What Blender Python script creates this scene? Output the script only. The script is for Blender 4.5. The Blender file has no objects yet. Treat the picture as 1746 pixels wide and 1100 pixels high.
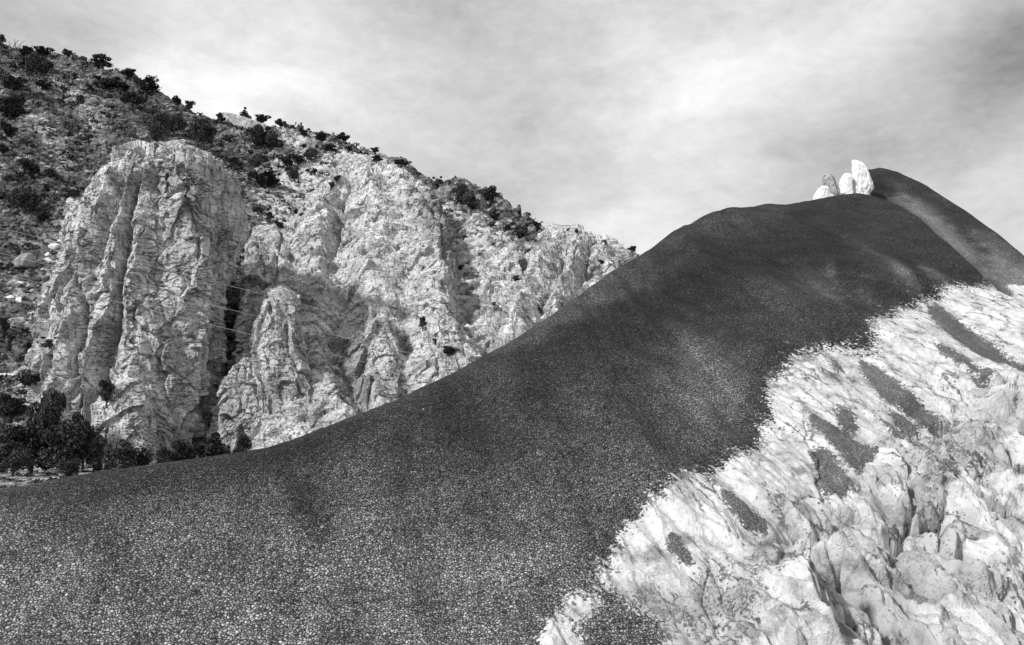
import bpy, math, random
import numpy as np
from mathutils import Vector, Matrix

# ------------------------------------------------------------------ camera, sky, sun
SC = bpy.context.scene
COL = SC.collection
F = 1512.0; CX = 873.0; CY = 550.0; PITCH = math.radians(8.0)
cam_d = bpy.data.cameras.new('camera'); cam = bpy.data.objects.new('camera', cam_d); COL.objects.link(cam)
cam_d.sensor_width = 36.0; cam_d.lens = 36.0 * F / 1746.0
cam_d.clip_start = 0.1; cam_d.clip_end = 9000
cam.location = (0, 0, 0); cam.rotation_euler = (math.radians(90) + PITCH, 0, 0)
SC.camera = cam

sd = bpy.data.lights.new('sun', 'SUN'); sun = bpy.data.objects.new('sun', sd); COL.objects.link(sun)
sd.energy = 3.8; sd.angle = math.radians(5.0); sd.color = (1.0, 1.0, 1.0)
sv = Vector((-0.66, -0.52, 0.58)).normalized()            # direction towards the sun: left, a little behind the camera
sun.rotation_euler = sv.to_track_quat('Z', 'Y').to_euler()

SC.view_settings.view_transform = 'Standard'; SC.view_settings.look = 'None'
SC.view_settings.exposure = 0.2; SC.view_settings.gamma = 1.0

def pix_dir(px, py):
    X = (np.asarray(px, float) - CX) / F; Y = (CY - np.asarray(py, float)) / F
    dy = math.cos(PITCH) - Y * math.sin(PITCH); dz = math.sin(PITCH) + Y * math.cos(PITCH)
    return X / dy, dz / dy                                  # per unit of world y
def project(P):
    x, y, z = P[..., 0], P[..., 1], P[..., 2]
    d = y * math.cos(PITCH) + z * math.sin(PITCH); u = -y * math.sin(PITCH) + z * math.cos(PITCH)
    d = np.maximum(d, 1e-3)
    return CX + F * x / d, CY - F * u / d
def at(px, py, D):
    ax, dz = pix_dir(px, py); return Vector((float(ax) * D, D, float(dz) * D))

W = bpy.data.worlds.new("World"); SC.world = W; W.use_nodes = True
nt = W.node_tree; nt.nodes.clear()
def N(nt, t, **kw):
    n = nt.nodes.new(t)
    for k, v in kw.items():
        if k == 'inp':
            for kk, vv in v.items(): n.inputs[kk].default_value = vv
        else: setattr(n, k, v)
    return n
def ramp(nt, pts, interp='LINEAR'):
    r = nt.nodes.new('ShaderNodeValToRGB'); r.color_ramp.interpolation = interp
    e = r.color_ramp.elements
    while len(e) > 2: e.remove(e[-1])
    for i, (p, c) in enumerate(pts):
        if i < 2: el = e[i]; el.position = p
        else: el = e.new(p)
        el.color = (c, c, c, 1)
    return r
def math_n(nt, op, a, b=None, c=None, clamp=False):
    m = nt.nodes.new('ShaderNodeMath'); m.operation = op; m.use_clamp = clamp
    for i, v in enumerate((a, b, c)):
        if v is None: continue
        if isinstance(v, (int, float)): m.inputs[i].default_value = v
        else: nt.links.new(v, m.inputs[i])
    return m.outputs[0]
def build_world():
    L = nt.links.new
    out = N(nt, 'ShaderNodeOutputWorld'); bg = N(nt, 'ShaderNodeBackground')
    sky = N(nt, 'ShaderNodeTexSky'); sky.sky_type = 'NISHITA'; sky.sun_disc = False
    sky.sun_elevation = math.asin(sv.z); sky.sun_rotation = math.atan2(sv.x, sv.y)
    bw = N(nt, 'ShaderNodeRGBToBW'); L(sky.outputs[0], bw.inputs[0])
    clear = math_n(nt, 'MULTIPLY', bw.outputs[0], 0.9)
    tc = N(nt, 'ShaderNodeTexCoord')
    mp = N(nt, 'ShaderNodeMapping'); mp.inputs['Scale'].default_value = (1.0, 1.0, 1.9); mp.inputs['Location'].default_value = (2.3, 0.4, 0.7)
    L(tc.outputs['Generated'], mp.inputs[0])
    n1 = N(nt, 'ShaderNodeTexNoise', inp={'Scale': 3.2, 'Detail': 7.0, 'Roughness': 0.52, 'Distortion': 0.25}); L(mp.outputs[0], n1.inputs['Vector'])
    n2 = N(nt, 'ShaderNodeTexNoise', inp={'Scale': 9.0, 'Detail': 8.0, 'Roughness': 0.6, 'Distortion': 0.4}); L(mp.outputs[0], n2.inputs['Vector'])
    a = math_n(nt, 'MULTIPLY_ADD', n1.outputs[0], 7.5, 2.35)          # cloud radiance before strength 0.1
    b = math_n(nt, 'MULTIPLY_ADD', n2.outputs[0], 3.2, -1.6)
    n3 = N(nt, 'ShaderNodeTexNoise', inp={'Scale': 60.0, 'Detail': 7.0, 'Roughness': 0.65}); L(mp.outputs[0], n3.inputs['Vector'])
    v = math_n(nt, 'ADD', math_n(nt, 'ADD', a, b), math_n(nt, 'MULTIPLY_ADD', n3.outputs[0], 2.0, -1.0))
    # broad cloud masses standing in fixed directions of the sky
    def lobe(px, py, rad, amp, sx=1.0):
        ax, dz = pix_dir(px, py); d = Vector((float(ax), 1, float(dz))).normalized()
        sub = N(nt, 'ShaderNodeVectorMath', operation='SUBTRACT'); L(tc.outputs['Generated'], sub.inputs[0]); sub.inputs[1].default_value = d
        sc = N(nt, 'ShaderNodeVectorMath', operation='MULTIPLY'); L(sub.outputs[0], sc.inputs[0]); sc.inputs[1].default_value = (1 / sx, 1, 1)
        dt = N(nt, 'ShaderNodeVectorMath', operation='DOT_PRODUCT'); L(sc.outputs[0], dt.inputs[0]); L(sc.outputs[0], dt.inputs[1])
        q = math_n(nt, 'MULTIPLY', dt.outputs['Value'], -1.0 / (rad * rad))
        e = math_n(nt, 'EXPONENT', q)
        nn = math_n(nt, 'MULTIPLY_ADD', n2.outputs[0], 1.6, 0.2)
        return math_n(nt, 'MULTIPLY', math_n(nt, 'MULTIPLY', e, nn), amp)
    for args in [(1710, 120, 0.06, -3.9, 1.9), (1746, 30, 0.05, -1.6, 1.6), (1120, 140, 0.085, 1.4, 1.2), (1080, 410, 0.05, 2.6, 2.4), (1500, 60, .09, 1.0, 1.8), (1660, 330, .06, 1.2, 1.6),
                 (330, 150, 0.07, 2.5, 2.0), (560, 190, 0.07, 0.8, 1.6), (1400, 240, 0.04, -0.8, 3.0), (820, 80, 0.08, -0.5, 2.0), (1250, 300, .04, .5, 2.0), (1660, 240, .03, -.6, 1.6)]:
        v = math_n(nt, 'ADD', v, lobe(*args))
    mix = N(nt, 'ShaderNodeMix'); mix.data_type = 'FLOAT'
    mix.inputs['Factor'].default_value = 0.92
    L(clear, mix.inputs['A']); L(v, mix.inputs['B'])
    comb = N(nt, 'ShaderNodeCombineColor')
    for i in range(3): L(mix.outputs['Result'], comb.inputs[i])
    L(comb.outputs[0], bg.inputs[0]); bg.inputs[1].default_value = 0.1
    L(bg.outputs[0], out.inputs[0])
build_world()

# ------------------------------------------------------------------ numeric helpers
rng = np.random.default_rng(7); random.seed(7)
PERM = rng.permutation(256).astype(np.int32); PERM = np.concatenate([PERM, PERM])
GR = rng.normal(size=(256, 3)); GR /= np.linalg.norm(GR, axis=1)[:, None]; GR = GR.astype(np.float32)
HV = rng.random((256, 4)).astype(np.float32)
def hsh(i, j, k): return PERM[(PERM[(PERM[i & 255] + j) & 255] + k) & 255]
from concurrent.futures import ThreadPoolExecutor
POOL = ThreadPoolExecutor(4)
def chunked(fn, arrs):
    arrs = np.broadcast_arrays(*[np.asarray(a, np.float32) for a in arrs]); shp = arrs[0].shape
    fl = [np.ascontiguousarray(a).ravel() for a in arrs]; n = fl[0].size; st = 40000
    rs = list(POOL.map(lambda i: fn(*[a[i:i + st] for a in fl]), range(0, n, st)))
    if isinstance(rs[0], tuple): return tuple(np.concatenate([r[k] for r in rs]).reshape(shp) for k in range(len(rs[0])))
    return np.concatenate(rs).reshape(shp)
def perlin(x, y, z=0.0): return chunked(perlin_, (x, y, z))
def perlin_(x, y, z):
    xi, yi, zi = np.floor(x).astype(np.int32), np.floor(y).astype(np.int32), np.floor(z).astype(np.int32)
    xf, yf, zf = x - xi, y - yi, z - zi
    u, v, w = [t * t * t * (t * (t * 6 - 15) + 10) for t in (xf, yf, zf)]
    r = 0
    for dx in (0, 1):
        wu = u if dx else 1 - u
        for dy in (0, 1):
            wv = v if dy else 1 - v
            for dz in (0, 1):
                ww = w if dz else 1 - w
                g = GR[hsh(xi + dx, yi + dy, zi + dz)]
                r = r + wu * wv * ww * (g[..., 0] * (xf - dx) + g[..., 1] * (yf - dy) + g[..., 2] * (zf - dz))
    return (r * 1.5).astype(np.float32)
def fbm(x, y, z=0.0, o=4, g=0.5, lac=2.03):
    r = 0; a = 1
    for i in range(o):
        r = r + a * perlin(x + 17.3 * i, y - 9.1 * i, z + 5.7 * i); x = x * lac; y = y * lac; z = z * lac; a *= g
    return r
def billow(x, y, z=0.0, o=4, g=0.5, lac=2.03):
    r = 0; a = 1
    for i in range(o):
        r = r + a * (np.abs(perlin(x + 7.3 * i, y + 3.1 * i, z + 1.7 * i)) * 2 - .5); x = x * lac; y = y * lac; z = z * lac; a *= g
    return r
def facets(x, y, z, tilt=0.5): return chunked(lambda a, b, c: facets_(a, b, c, tilt), (x, y, z))
def cells2(x, y): return chunked(cells2_, (x, y))
def facets_(x, y, z, tilt=0.5):
    """3D cellular noise: a tilted plane per cell, and the distance to the nearest cell border"""
    xi, yi, zi = np.floor(x).astype(np.int32), np.floor(y).astype(np.int32), np.floor(z).astype(np.int32)
    f1 = np.full(x.shape, 9.0, np.float32); f2 = f1.copy(); val = np.zeros_like(f1)
    for dx in (-1, 0, 1):
        for dy in (-1, 0, 1):
            for dz in (-1, 0, 1):
                h = hsh(xi + dx, yi + dy, zi + dz); p = HV[h]; g = GR[(h * 7 + 3) & 255]
                ex = x - (xi + dx + p[..., 0]); ey = y - (yi + dy + p[..., 1]); ez = z - (zi + dz + p[..., 2])
                d = ex * ex + ey * ey + ez * ez
                vv = (p[..., 3] - .5) + tilt * (g[..., 0] * ex + g[..., 1] * ey + g[..., 2] * ez)
                c = d < f1
                f2 = np.where(c, f1, np.minimum(f2, d)); val = np.where(c, vv, val); f1 = np.where(c, d, f1)
    return val, np.sqrt(f2) - np.sqrt(f1)
def cells2_(x, y):
    xi, yi = np.floor(x).astype(np.int32), np.floor(y).astype(np.int32)
    f1 = np.full(x.shape, 9.0, np.float32); f2 = f1.copy(); val = np.zeros_like(f1)
    for dx in (-1, 0, 1):
        for dy in (-1, 0, 1):
            h = hsh(xi + dx, yi + dy, 5); p = HV[h]
            ex = x - (xi + dx + p[..., 0]); ey = y - (yi + dy + p[..., 1]); d = ex * ex + ey * ey
            c = d < f1
            f2 = np.where(c, f1, np.minimum(f2, d)); val = np.where(c, p[..., 3], val); f1 = np.where(c, d, f1)
    return val, np.sqrt(f2) - np.sqrt(f1)
def sstep(a, b, x):
    t = np.clip((x - a) / (b - a), 0, 1); return t * t * (3 - 2 * t)
# maps of the ground cover, drawn on a 2-pixel grid and blurred
MW, MH, MO = 1100, 700, 200            # grid, offset in pixels so that it reaches beyond the frame
gx, gy = np.meshgrid(np.arange(MW) * 2.0 - MO, np.arange(MH) * 2.0 - MO)
def poly_map(polys, blur=4.0):
    m = np.zeros(gx.shape, bool)
    for P in polys:
        ins = np.zeros(gx.shape, bool); n = len(P)
        for i in range(n):
            (x0, y0), (x1, y1) = P[i], P[(i + 1) % n]
            if y0 == y1: continue
            c = ((y0 > gy) != (y1 > gy)) & (gx < (x1 - x0) * (gy - y0) / (y1 - y0) + x0)
            ins ^= c
        m |= ins
    return blur_map(m.astype(np.float32), blur)
def blur_map(m, b):
    s = b / 2.0
    fy = np.fft.fftfreq(MH)[:, None]; fx = np.fft.rfftfreq(MW)[None, :]
    return np.fft.irfft2(np.fft.rfft2(m) * np.exp(-2 * (math.pi * s) ** 2 * (fx * fx + fy * fy)), s=m.shape).astype(np.float32)
def line_poly(pts, w):
    out = []; back = []
    for i, p in enumerate(pts):
        a = pts[max(i - 1, 0)]; b = pts[min(i + 1, len(pts) - 1)]
        dx, dy = b[0] - a[0], b[1] - a[1]; l = math.hypot(dx, dy) or 1
        ww = w * (0.35 if i in (0, len(pts) - 1) else 1) / 2
        out.append((p[0] - dy / l * ww, p[1] + dx / l * ww)); back.append((p[0] + dy / l * ww, p[1] - dx / l * ww))
    return out + back[::-1]
def sample(m, px, py):
    u = np.clip((px + MO) / 2, 16, MW - 17.01); v = np.clip((py + MO) / 2, 16, MH - 17.01)
    i = u.astype(int); j = v.astype(int); a = u - i; b = v - j
    return (m[j, i] * (1 - a) * (1 - b) + m[j, i + 1] * a * (1 - b) + m[j + 1, i] * (1 - a) * b + m[j + 1, i + 1] * a * b).astype(np.float32)
def seg_dist(px, py, pts):
    d = np.full(np.shape(px), 1e9, np.float32)
    for (x0, y0), (x1, y1) in zip(pts[:-1], pts[1:]):
        dx, dy = x1 - x0, y1 - y0; t = np.clip(((px - x0) * dx + (py - y0) * dy) / (dx * dx + dy * dy + 1e-9), 0, 1)
        d = np.minimum(d, np.hypot(px - x0 - t * dx, py - y0 - t * dy))
    return d

# ------------------------------------------------------------------ object helpers
def mesh_obj(name, V, Q, mat, parent=None, attrs=None, smooth=True):
    me = bpy.data.meshes.new(name)
    V = np.asarray(V, np.float32).reshape(-1, 3); Q = np.asarray(Q, np.int32)
    me.vertices.add(len(V)); me.vertices.foreach_set('co', V.ravel())
    k = Q.shape[1]
    me.loops.add(Q.size); me.loops.foreach_set('vertex_index', Q.ravel())
    me.polygons.add(len(Q)); me.polygons.foreach_set('loop_start', np.arange(0, Q.size, k, dtype=np.int32))
    me.update(calc_edges=True)
    me.polygons.foreach_set('use_smooth', np.full(len(Q), smooth))
    for n, a in (attrs or {}).items():
        at_ = me.attributes.new(n, 'FLOAT', 'POINT'); at_.data.foreach_set('value', np.asarray(a, np.float32).ravel())
    me.validate(); me.materials.append(mat)
    o = bpy.data.objects.new(name, me); COL.objects.link(o)
    if parent is not None: o.parent = parent
    return o
def grid_faces(n, m, wrap=False):
    i = np.arange(n - 1)[:, None]; j = np.arange(m if wrap else m - 1)[None, :]; j2 = (j + 1) % m
    a = i * m + j; b = i * m + j2; c = (i + 1) * m + j2; d = (i + 1) * m + j
    return np.stack([a, b, c, d], -1).reshape(-1, 4)
def tag(o, label=None, cat=None, group=None, kind=None):
    if label: o['label'] = label
    if cat: o['category'] = cat
    if group: o['group'] = group
    if kind: o['kind'] = kind
    return o
def grid_normals(P, wrap=False):
    if wrap: du = np.roll(P, -1, 1) - np.roll(P, 1, 1)
    else: du = np.gradient(P, axis=1)
    dv = np.gradient(P, axis=0)
    n = np.cross(du, dv); n /= np.linalg.norm(n, axis=-1, keepdims=True) + 1e-9
    return n

# ------------------------------------------------------------------ materials (all neutral greys: the photograph is black and white)
def new_mat(name):
    m = bpy.data.materials.new(name); m.use_nodes = True; t = m.node_tree; t.nodes.clear()
    out = N(t, 'ShaderNodeOutputMaterial'); b = N(t, 'ShaderNodeBsdfPrincipled'); t.links.new(b.outputs[0], out.inputs[0])
    b.inputs['Roughness'].default_value = 0.9; b.inputs['Specular IOR Level'].default_value = 0.15
    return m, t, b
def attr(t, n): a = N(t, 'ShaderNodeAttribute'); a.attribute_name = n; return a.outputs['Fac']
def gray(t, val, b):
    c = N(t, 'ShaderNodeCombineColor')
    for i in range(3): t.links.new(val, c.inputs[i])
    t.links.new(c.outputs[0], b.inputs['Base Color'])
def tex(t, kind, scale, vec=None, **kw):
    n = N(t, kind); n.inputs['Scale'].default_value = scale
    for k, v in kw.items():
        k = k.replace('_', ' ')
        if k == 'feature': n.feature = v
        else: n.inputs[k].default_value = v
    if vec is not None: t.links.new(vec, n.inputs['Vector'])
    return n
def coords(t, scale=(1, 1, 1), rot=(0, 0, 0)):
    tc = N(t, 'ShaderNodeTexCoord'); mp = N(t, 'ShaderNodeMapping'); mp.inputs['Scale'].default_value = scale; mp.inputs['Rotation'].default_value = rot
    t.links.new(tc.outputs['Object'], mp.inputs[0]); return mp.outputs[0]
def fall_coords(t, s):
    """object coordinates turned so that y runs up the fall line, then scaled"""
    m = N(t, 'ShaderNodeMapping'); m.inputs['Scale'].default_value = s; t.links.new(coords(t, (1, 1, 1), (0, 0, math.radians(-22))), m.inputs[0]); return m.outputs[0]
def bump(t, b, h, dist, strength=1.0, prev=None):
    bm = N(t, 'ShaderNodeBump'); bm.inputs['Strength'].default_value = strength; bm.inputs['Distance'].default_value = dist
    t.links.new(h, bm.inputs['Height'])
    if prev is not None: t.links.new(prev, bm.inputs['Normal'])
    t.links.new(bm.outputs[0], b.inputs['Normal']); return bm.outputs[0]

def mat_mound():
    m, t, b = new_mat('clay_and_white_tuff')
    co = coords(t); white = attr(t, 'white'); tone = attr(t, 'tone'); wash_shade = attr(t, 'wash_shade')
    # popcorn clods
    ns = tex(t, 'ShaderNodeTexNoise', 9.0, co, Detail=2.0)
    wv = N(t, 'ShaderNodeVectorMath', operation='MULTIPLY_ADD'); t.links.new(ns.outputs['Color'], wv.inputs[0]); wv.inputs[1].default_value = (.06, .06, .06); t.links.new(co, wv.inputs[2])
    vo = tex(t, 'ShaderNodeTexVoronoi', 31.0, wv.outputs[0], feature='F1'); 
    ve = tex(t, 'ShaderNodeTexVoronoi', 31.0, wv.outputs[0], feature='DISTANCE_TO_EDGE')
    sep = N(t, 'ShaderNodeSeparateColor'); t.links.new(vo.outputs['Color'], sep.inputs[0])
    fine = tex(t, 'ShaderNodeTexNoise', 55.0, co, Detail=4.0, Roughness=0.65)
    mid = tex(t, 'ShaderNodeTexNoise', 1.3, co, Detail=6.0, Roughness=0.6)
    # edge of the white layer broken up clod by clod
    wn = tex(t, 'ShaderNodeTexNoise', 8.0, fall_coords(t, (1.2, .5, .8)), Detail=8.0, Roughness=0.72)
    w1 = math_n(t, 'ADD', white, math_n(t, 'MULTIPLY_ADD', wn.outputs[0], 1.5, -0.75))
    w2 = math_n(t, 'ADD', w1, math_n(t, 'MULTIPLY_ADD', sep.outputs[1], 0.5, -0.25))
    fl = ramp(t, [(0.90, 0.0), (0.93, 0.75)]); t.links.new(sep.outputs[2], fl.inputs[0])
    n5 = ramp(t, [(0.5, 0.0), (0.62, 1.0)]); t.links.new(mid.outputs[0], n5.inputs[0])
    w2 = math_n(t, 'SUBTRACT', w2, math_n(t, 'MULTIPLY', fl.outputs[0], n5.outputs[0]))
    mr = N(t, 'ShaderNodeMapRange'); mr.inputs[1].default_value = .40; mr.inputs[2].default_value = .60; t.links.new(w2, mr.inputs[0])
    wm = mr.outputs[0]
    # dark clay albedo
    cl = ramp(t, [(0.0, 0.5), (0.6, 1.05), (0.9, 1.4), (1.0, 1.6)]); t.links.new(sep.outputs[0], cl.inputs[0])
    d = math_n(t, 'MULTIPLY', cl.outputs[0], math_n(t, 'MULTIPLY', tone, math_n(t, 'MULTIPLY_ADD', mid.outputs[0], 1.0, 0.5)))
    d = math_n(t, 'MULTIPLY', d, math_n(t, 'MULTIPLY_ADD', fine.outputs[0], 1.2, 0.4))
    gap_shade = ramp(t, [(0.0, 0.12), (0.12, 0.42), (0.30, 1.12)]); t.links.new(ve.outputs['Distance'], gap_shade.inputs[0])  # gaps between clods darkened: their shade is put into the albedo
    silt = attr(t, 'silt')
    sm = N(t, 'ShaderNodeMix'); sm.data_type = 'FLOAT'; t.links.new(math_n(t, 'MULTIPLY', silt, .6), sm.inputs['Factor']); t.links.new(math_n(t, 'MULTIPLY', cl.outputs[0], gap_shade.outputs[0]), sm.inputs['A']); sm.inputs['B'].default_value = .70
    d = math_n(t, 'MULTIPLY', sm.outputs['Result'], math_n(t, 'MULTIPLY', tone, math_n(t, 'MULTIPLY_ADD', mid.outputs[0], 1.6, 0.15)))
    d = math_n(t, 'MULTIPLY', d, math_n(t, 'MULTIPLY_ADD', fine.outputs[0], 1.2, 0.4))
    # white tuff albedo with grey stain and painted facet shade
    st = tex(t, 'ShaderNodeTexNoise', 2.2, co, Detail=9.0, Roughness=0.68)
    sr = ramp(t, [(0.36, 0.28), (0.44, 0.52), (0.55, 0.69)]); t.links.new(st.outputs[0], sr.inputs[0])
    sp = tex(t, 'ShaderNodeTexNoise', 17.0, co, Detail=3.0, Roughness=0.7)
    sr2 = ramp(t, [(0.33, 0.55), (0.40, 1.0)]); t.links.new(sp.outputs[0], sr2.inputs[0])
    wc = math_n(t, 'MULTIPLY', sr.outputs[0], sr2.outputs[0])
    wc = math_n(t, 'MULTIPLY', wc, math_n(t, 'MULTIPLY_ADD', wash_shade, -0.68, 1.0))
    fw = N(t, 'ShaderNodeVectorMath', operation='MULTIPLY_ADD'); t.links.new(wn.outputs['Color'], fw.inputs[0]); fw.inputs[1].default_value = (.16, .16, .16); t.links.new(fall_coords(t, (1.5, .17, .5)), fw.inputs[2])
    dn = tex(t, 'ShaderNodeTexVoronoi', 2.3, fw.outputs[0], feature='DISTANCE_TO_EDGE')
    dk_ = ramp(t, [(0.0, 0.2), (0.012, 0.45), (0.035, 1.0)]); t.links.new(dn.outputs['Distance'], dk_.inputs[0])
    gate = ramp(t, [(0.52, 1.0), (0.57, 0.0)]); t.links.new(mid.outputs[0], gate.inputs[0])
    wc = math_n(t, 'MULTIPLY', wc, math_n(t, 'MAXIMUM', dk_.outputs[0], gate.outputs[0]))
    mx = N(t, 'ShaderNodeMix'); mx.data_type = 'FLOAT'; t.links.new(wm, mx.inputs['Factor']); t.links.new(d, mx.inputs['A']); t.links.new(wc, mx.inputs['B'])
    gray(t, mx.outputs['Result'], b)
    eh = ramp(t, [(0.0, 0.0), (0.12, 0.75), (0.4, 1.0)]); t.links.new(ve.outputs['Distance'], eh.inputs[0])
    hh = math_n(t, 'MULTIPLY', math_n(t, 'ADD', eh.outputs[0], math_n(t, 'MULTIPLY', sep.outputs[2], 0.8)), math_n(t, 'SUBTRACT', 1.0, wm))
    p = bump(t, b, hh, 0.028)
    cn = tex(t, 'ShaderNodeTexNoise', 5.0, fall_coords(t, (1.0, .35, .8)), Detail=10.0, Roughness=0.7, Distortion=.6)
    hw = math_n(t, 'MULTIPLY', math_n(t, 'ADD', math_n(t, 'MULTIPLY', cn.outputs[0], 2.6), dk_.outputs[0]), wm)
    bump(t, b, math_n(t, 'ADD', math_n(t, 'ADD', fine.outputs[0], sp.outputs[0]), hw), 0.03, 0.8, p)
    return m
def mat_cliff(name='pale_sandstone', lo=0.40, hi=0.88, sc=1.0):
    m, t, b = new_mat(name)
    co = coords(t); tone = attr(t, 'tone')
    n1 = tex(t, 'ShaderNodeTexNoise', 0.35 * sc, co, Detail=9.0, Roughness=0.70, Distortion=0.1)
    n2 = tex(t, 'ShaderNodeTexNoise', 2.6 * sc, coords(t, (1, 1, 1.8)), Detail=6.0, Roughness=0.7)
    r1 = ramp(t, [(0.36, lo), (0.50, (lo + hi) / 2 + .06), (0.60, hi)]); t.links.new(n1.outputs[0], r1.inputs[0])
    r2 = ramp(t, [(0.32, 0.5), (0.42, 0.97), (0.7, 1.08)]); t.links.new(n2.outputs[0], r2.inputs[0])
    v = math_n(t, 'MULTIPLY', r1.outputs[0], r2.outputs[0])
    # thin bedding cracks and joints, coloured darker
    cr = tex(t, 'ShaderNodeTexNoise', 0.9 * sc, coords(t, (0.55, 0.55, 2.6), (0, math.radians(9), 0)), Detail=5.0, Roughness=0.6, Distortion=0.15)
    ab = math_n(t, 'ABSOLUTE', math_n(t, 'SUBTRACT', cr.outputs[0], 0.5))
    rc = ramp(t, [(0.0, 0.25), (0.012, 0.5), (0.03, 1.0)]); t.links.new(ab, rc.inputs[0])
    brk = ramp(t, [(0.50, 1.0), (0.60, 0.0)]); t.links.new(n2.outputs[0], brk.inputs[0])
    crk = math_n(t, 'MAXIMUM', rc.outputs[0], brk.outputs[0])
    vj = tex(t, 'ShaderNodeTexNoise', 0.8 * sc, coords(t, (1.5, 1.5, 0.28)), Detail=5.0, Roughness=0.62)
    vr = ramp(t, [(0.0, 0.2), (0.006, 0.45), (0.018, 1.0)]); t.links.new(math_n(t, 'ABSOLUTE', math_n(t, 'SUBTRACT', vj.outputs[0], 0.5)), vr.inputs[0])
    vk = ramp(t, [(0.46, 0.0), (0.52, 1.0)]); t.links.new(n2.outputs[0], vk.inputs[0])
    crk = math_n(t, 'MULTIPLY', crk, math_n(t, 'MAXIMUM', vr.outputs[0], vk.outputs[0]))
    v = math_n(t, 'MULTIPLY', math_n(t, 'MULTIPLY', v, crk), tone)
    gray(t, v, b)
    f = tex(t, 'ShaderNodeTexNoise', 3.2 * sc, coords(t, (1, 1, 1.6)), Detail=8.0, Roughness=0.72)
    wp = N(t, 'ShaderNodeVectorMath', operation='MULTIPLY_ADD'); t.links.new(n2.outputs['Color'], wp.inputs[0]); wp.inputs[1].default_value = (.5, .5, .5); t.links.new(coords(t, (.8, .8, 1.5), (0, math.radians(8), 0)), wp.inputs[2])
    va = tex(t, 'ShaderNodeTexVoronoi', 0.8 * sc, wp.outputs[0], feature='F1'); vb = tex(t, 'ShaderNodeTexVoronoi', 2.2 * sc, wp.outputs[0], feature='F1')
    wq = N(t, 'ShaderNodeVectorMath', operation='MULTIPLY'); t.links.new(wp.outputs[0], wq.inputs[0]); wq.inputs[1].default_value = (.45, .45, 1.5)
    vc = tex(t, 'ShaderNodeTexVoronoi', 1.1 * sc, wq.outputs[0], feature='DISTANCE_TO_EDGE')
    ck = ramp(t, [(0.0, 0.25), (0.025, 0.5), (0.05, 1.0)]); t.links.new(vc.outputs['Distance'], ck.inputs[0])
    mk = ramp(t, [(0.52, 1.0), (0.60, 0.0)]); mn = tex(t, 'ShaderNodeTexNoise', 0.5 * sc, coords(t), Detail=4.0); t.links.new(mn.outputs[0], mk.inputs[0])
    ckm = math_n(t, 'MAXIMUM', ck.outputs[0], mk.outputs[0])
    gray(t, math_n(t, 'MULTIPLY', v, ckm), b)
    hv = math_n(t, 'ADD', math_n(t, 'MULTIPLY', va.outputs['Color'], 0.5), math_n(t, 'MULTIPLY', vb.outputs['Color'], 0.3))
    hv = math_n(t, 'ADD', hv, math_n(t, 'MULTIPLY', math_n(t, 'MULTIPLY', crk, ckm), 0.3))
    p = bump(t, b, math_n(t, 'ADD', math_n(t, 'MULTIPLY', f.outputs[0], .8), hv), 0.42 / sc, 1.0)
    return m
def mat_talus():
    m, t, b = new_mat('talus_soil'); co = coords(t); tone = attr(t, 'tone')
    n1 = tex(t, 'ShaderNodeTexNoise', 0.25, co, Detail=10.0, Roughness=0.72)
    r1 = ramp(t, [(0.36, 0.45), (0.5, 0.95), (0.62, 1.7)]); t.links.new(n1.outputs[0], r1.inputs[0])
    v1 = tex(t, 'ShaderNodeTexVoronoi', 1.5, coords(t, (1, 1, 1.7)), feature='F1', Randomness=1.0)
    sep = N(t, 'ShaderNodeSeparateColor'); t.links.new(v1.outputs['Color'], sep.inputs[0])
    r2 = ramp(t, [(0.0, 0.35), (0.55, 0.9), (0.85, 1.3), (1.0, 2.4)]); t.links.new(sep.outputs[0], r2.inputs[0])
    v = math_n(t, 'MULTIPLY', math_n(t, 'MULTIPLY', r1.outputs[0], r2.outputs[0]), tone)
    v = math_n(t, 'MINIMUM', v, 0.78)
    gray(t, v, b)
    f = tex(t, 'ShaderNodeTexNoise', 2.0, co, Detail=8.0, Roughness=0.75)
    bump(t, b, math_n(t, 'ADD', f.outputs[0], math_n(t, 'MULTIPLY', sep.outputs[1], 0.5)), 0.8, 0.9)
    return m
def mat_plain(name, v, var=0.5, sc=3.0, bmp=0.05):
    m, t, b = new_mat(name); co = coords(t)
    n1 = tex(t, 'ShaderNodeTexNoise', sc, co, Detail=6.0, Roughness=0.65)
    r = math_n(t, 'MULTIPLY', math_n(t, 'MULTIPLY_ADD', n1.outputs[0], 2 * var, 1 - var), v); gray(t, r, b)
    if bmp: bump(t, b, n1.outputs[0], bmp, 0.8)
    return m
def mat_leaf():
    m, t, b = new_mat('juniper_foliage')
    oi = N(t, 'ShaderNodeObjectInfo'); a = attr(t, 'leaf')
    v = math_n(t, 'MULTIPLY', a, math_n(t, 'MULTIPLY_ADD', oi.outputs['Random'], 0.6, 0.7)); gray(t, v, b)
    b.inputs['Specular IOR Level'].default_value = 0.05
    return m
M_MOUND = mat_mound(); M_CLIFF = mat_cliff(); M_TALUS = mat_talus()
M_LEAF = mat_leaf(); M_BARK = mat_plain('juniper_bark', 0.06, 0.6, 8.0, 0.02)
M_WHITE = mat_plain('white_tuff_rock', 0.72, 0.16, 3.0, 0.06); M_GREYROCK = mat_plain('grey_tuff_rock', 0.33, 0.3, 4.0, 0.06)
M_STONE = mat_cliff('loose_stone', 0.3, 0.75, 2.0); M_WIRE = mat_plain('weathered_cable', 0.42, 0.1, 2.0, 0)
M_GROUND = mat_plain('desert_ground', 0.28, 0.4, 0.3, 0.1)

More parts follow.
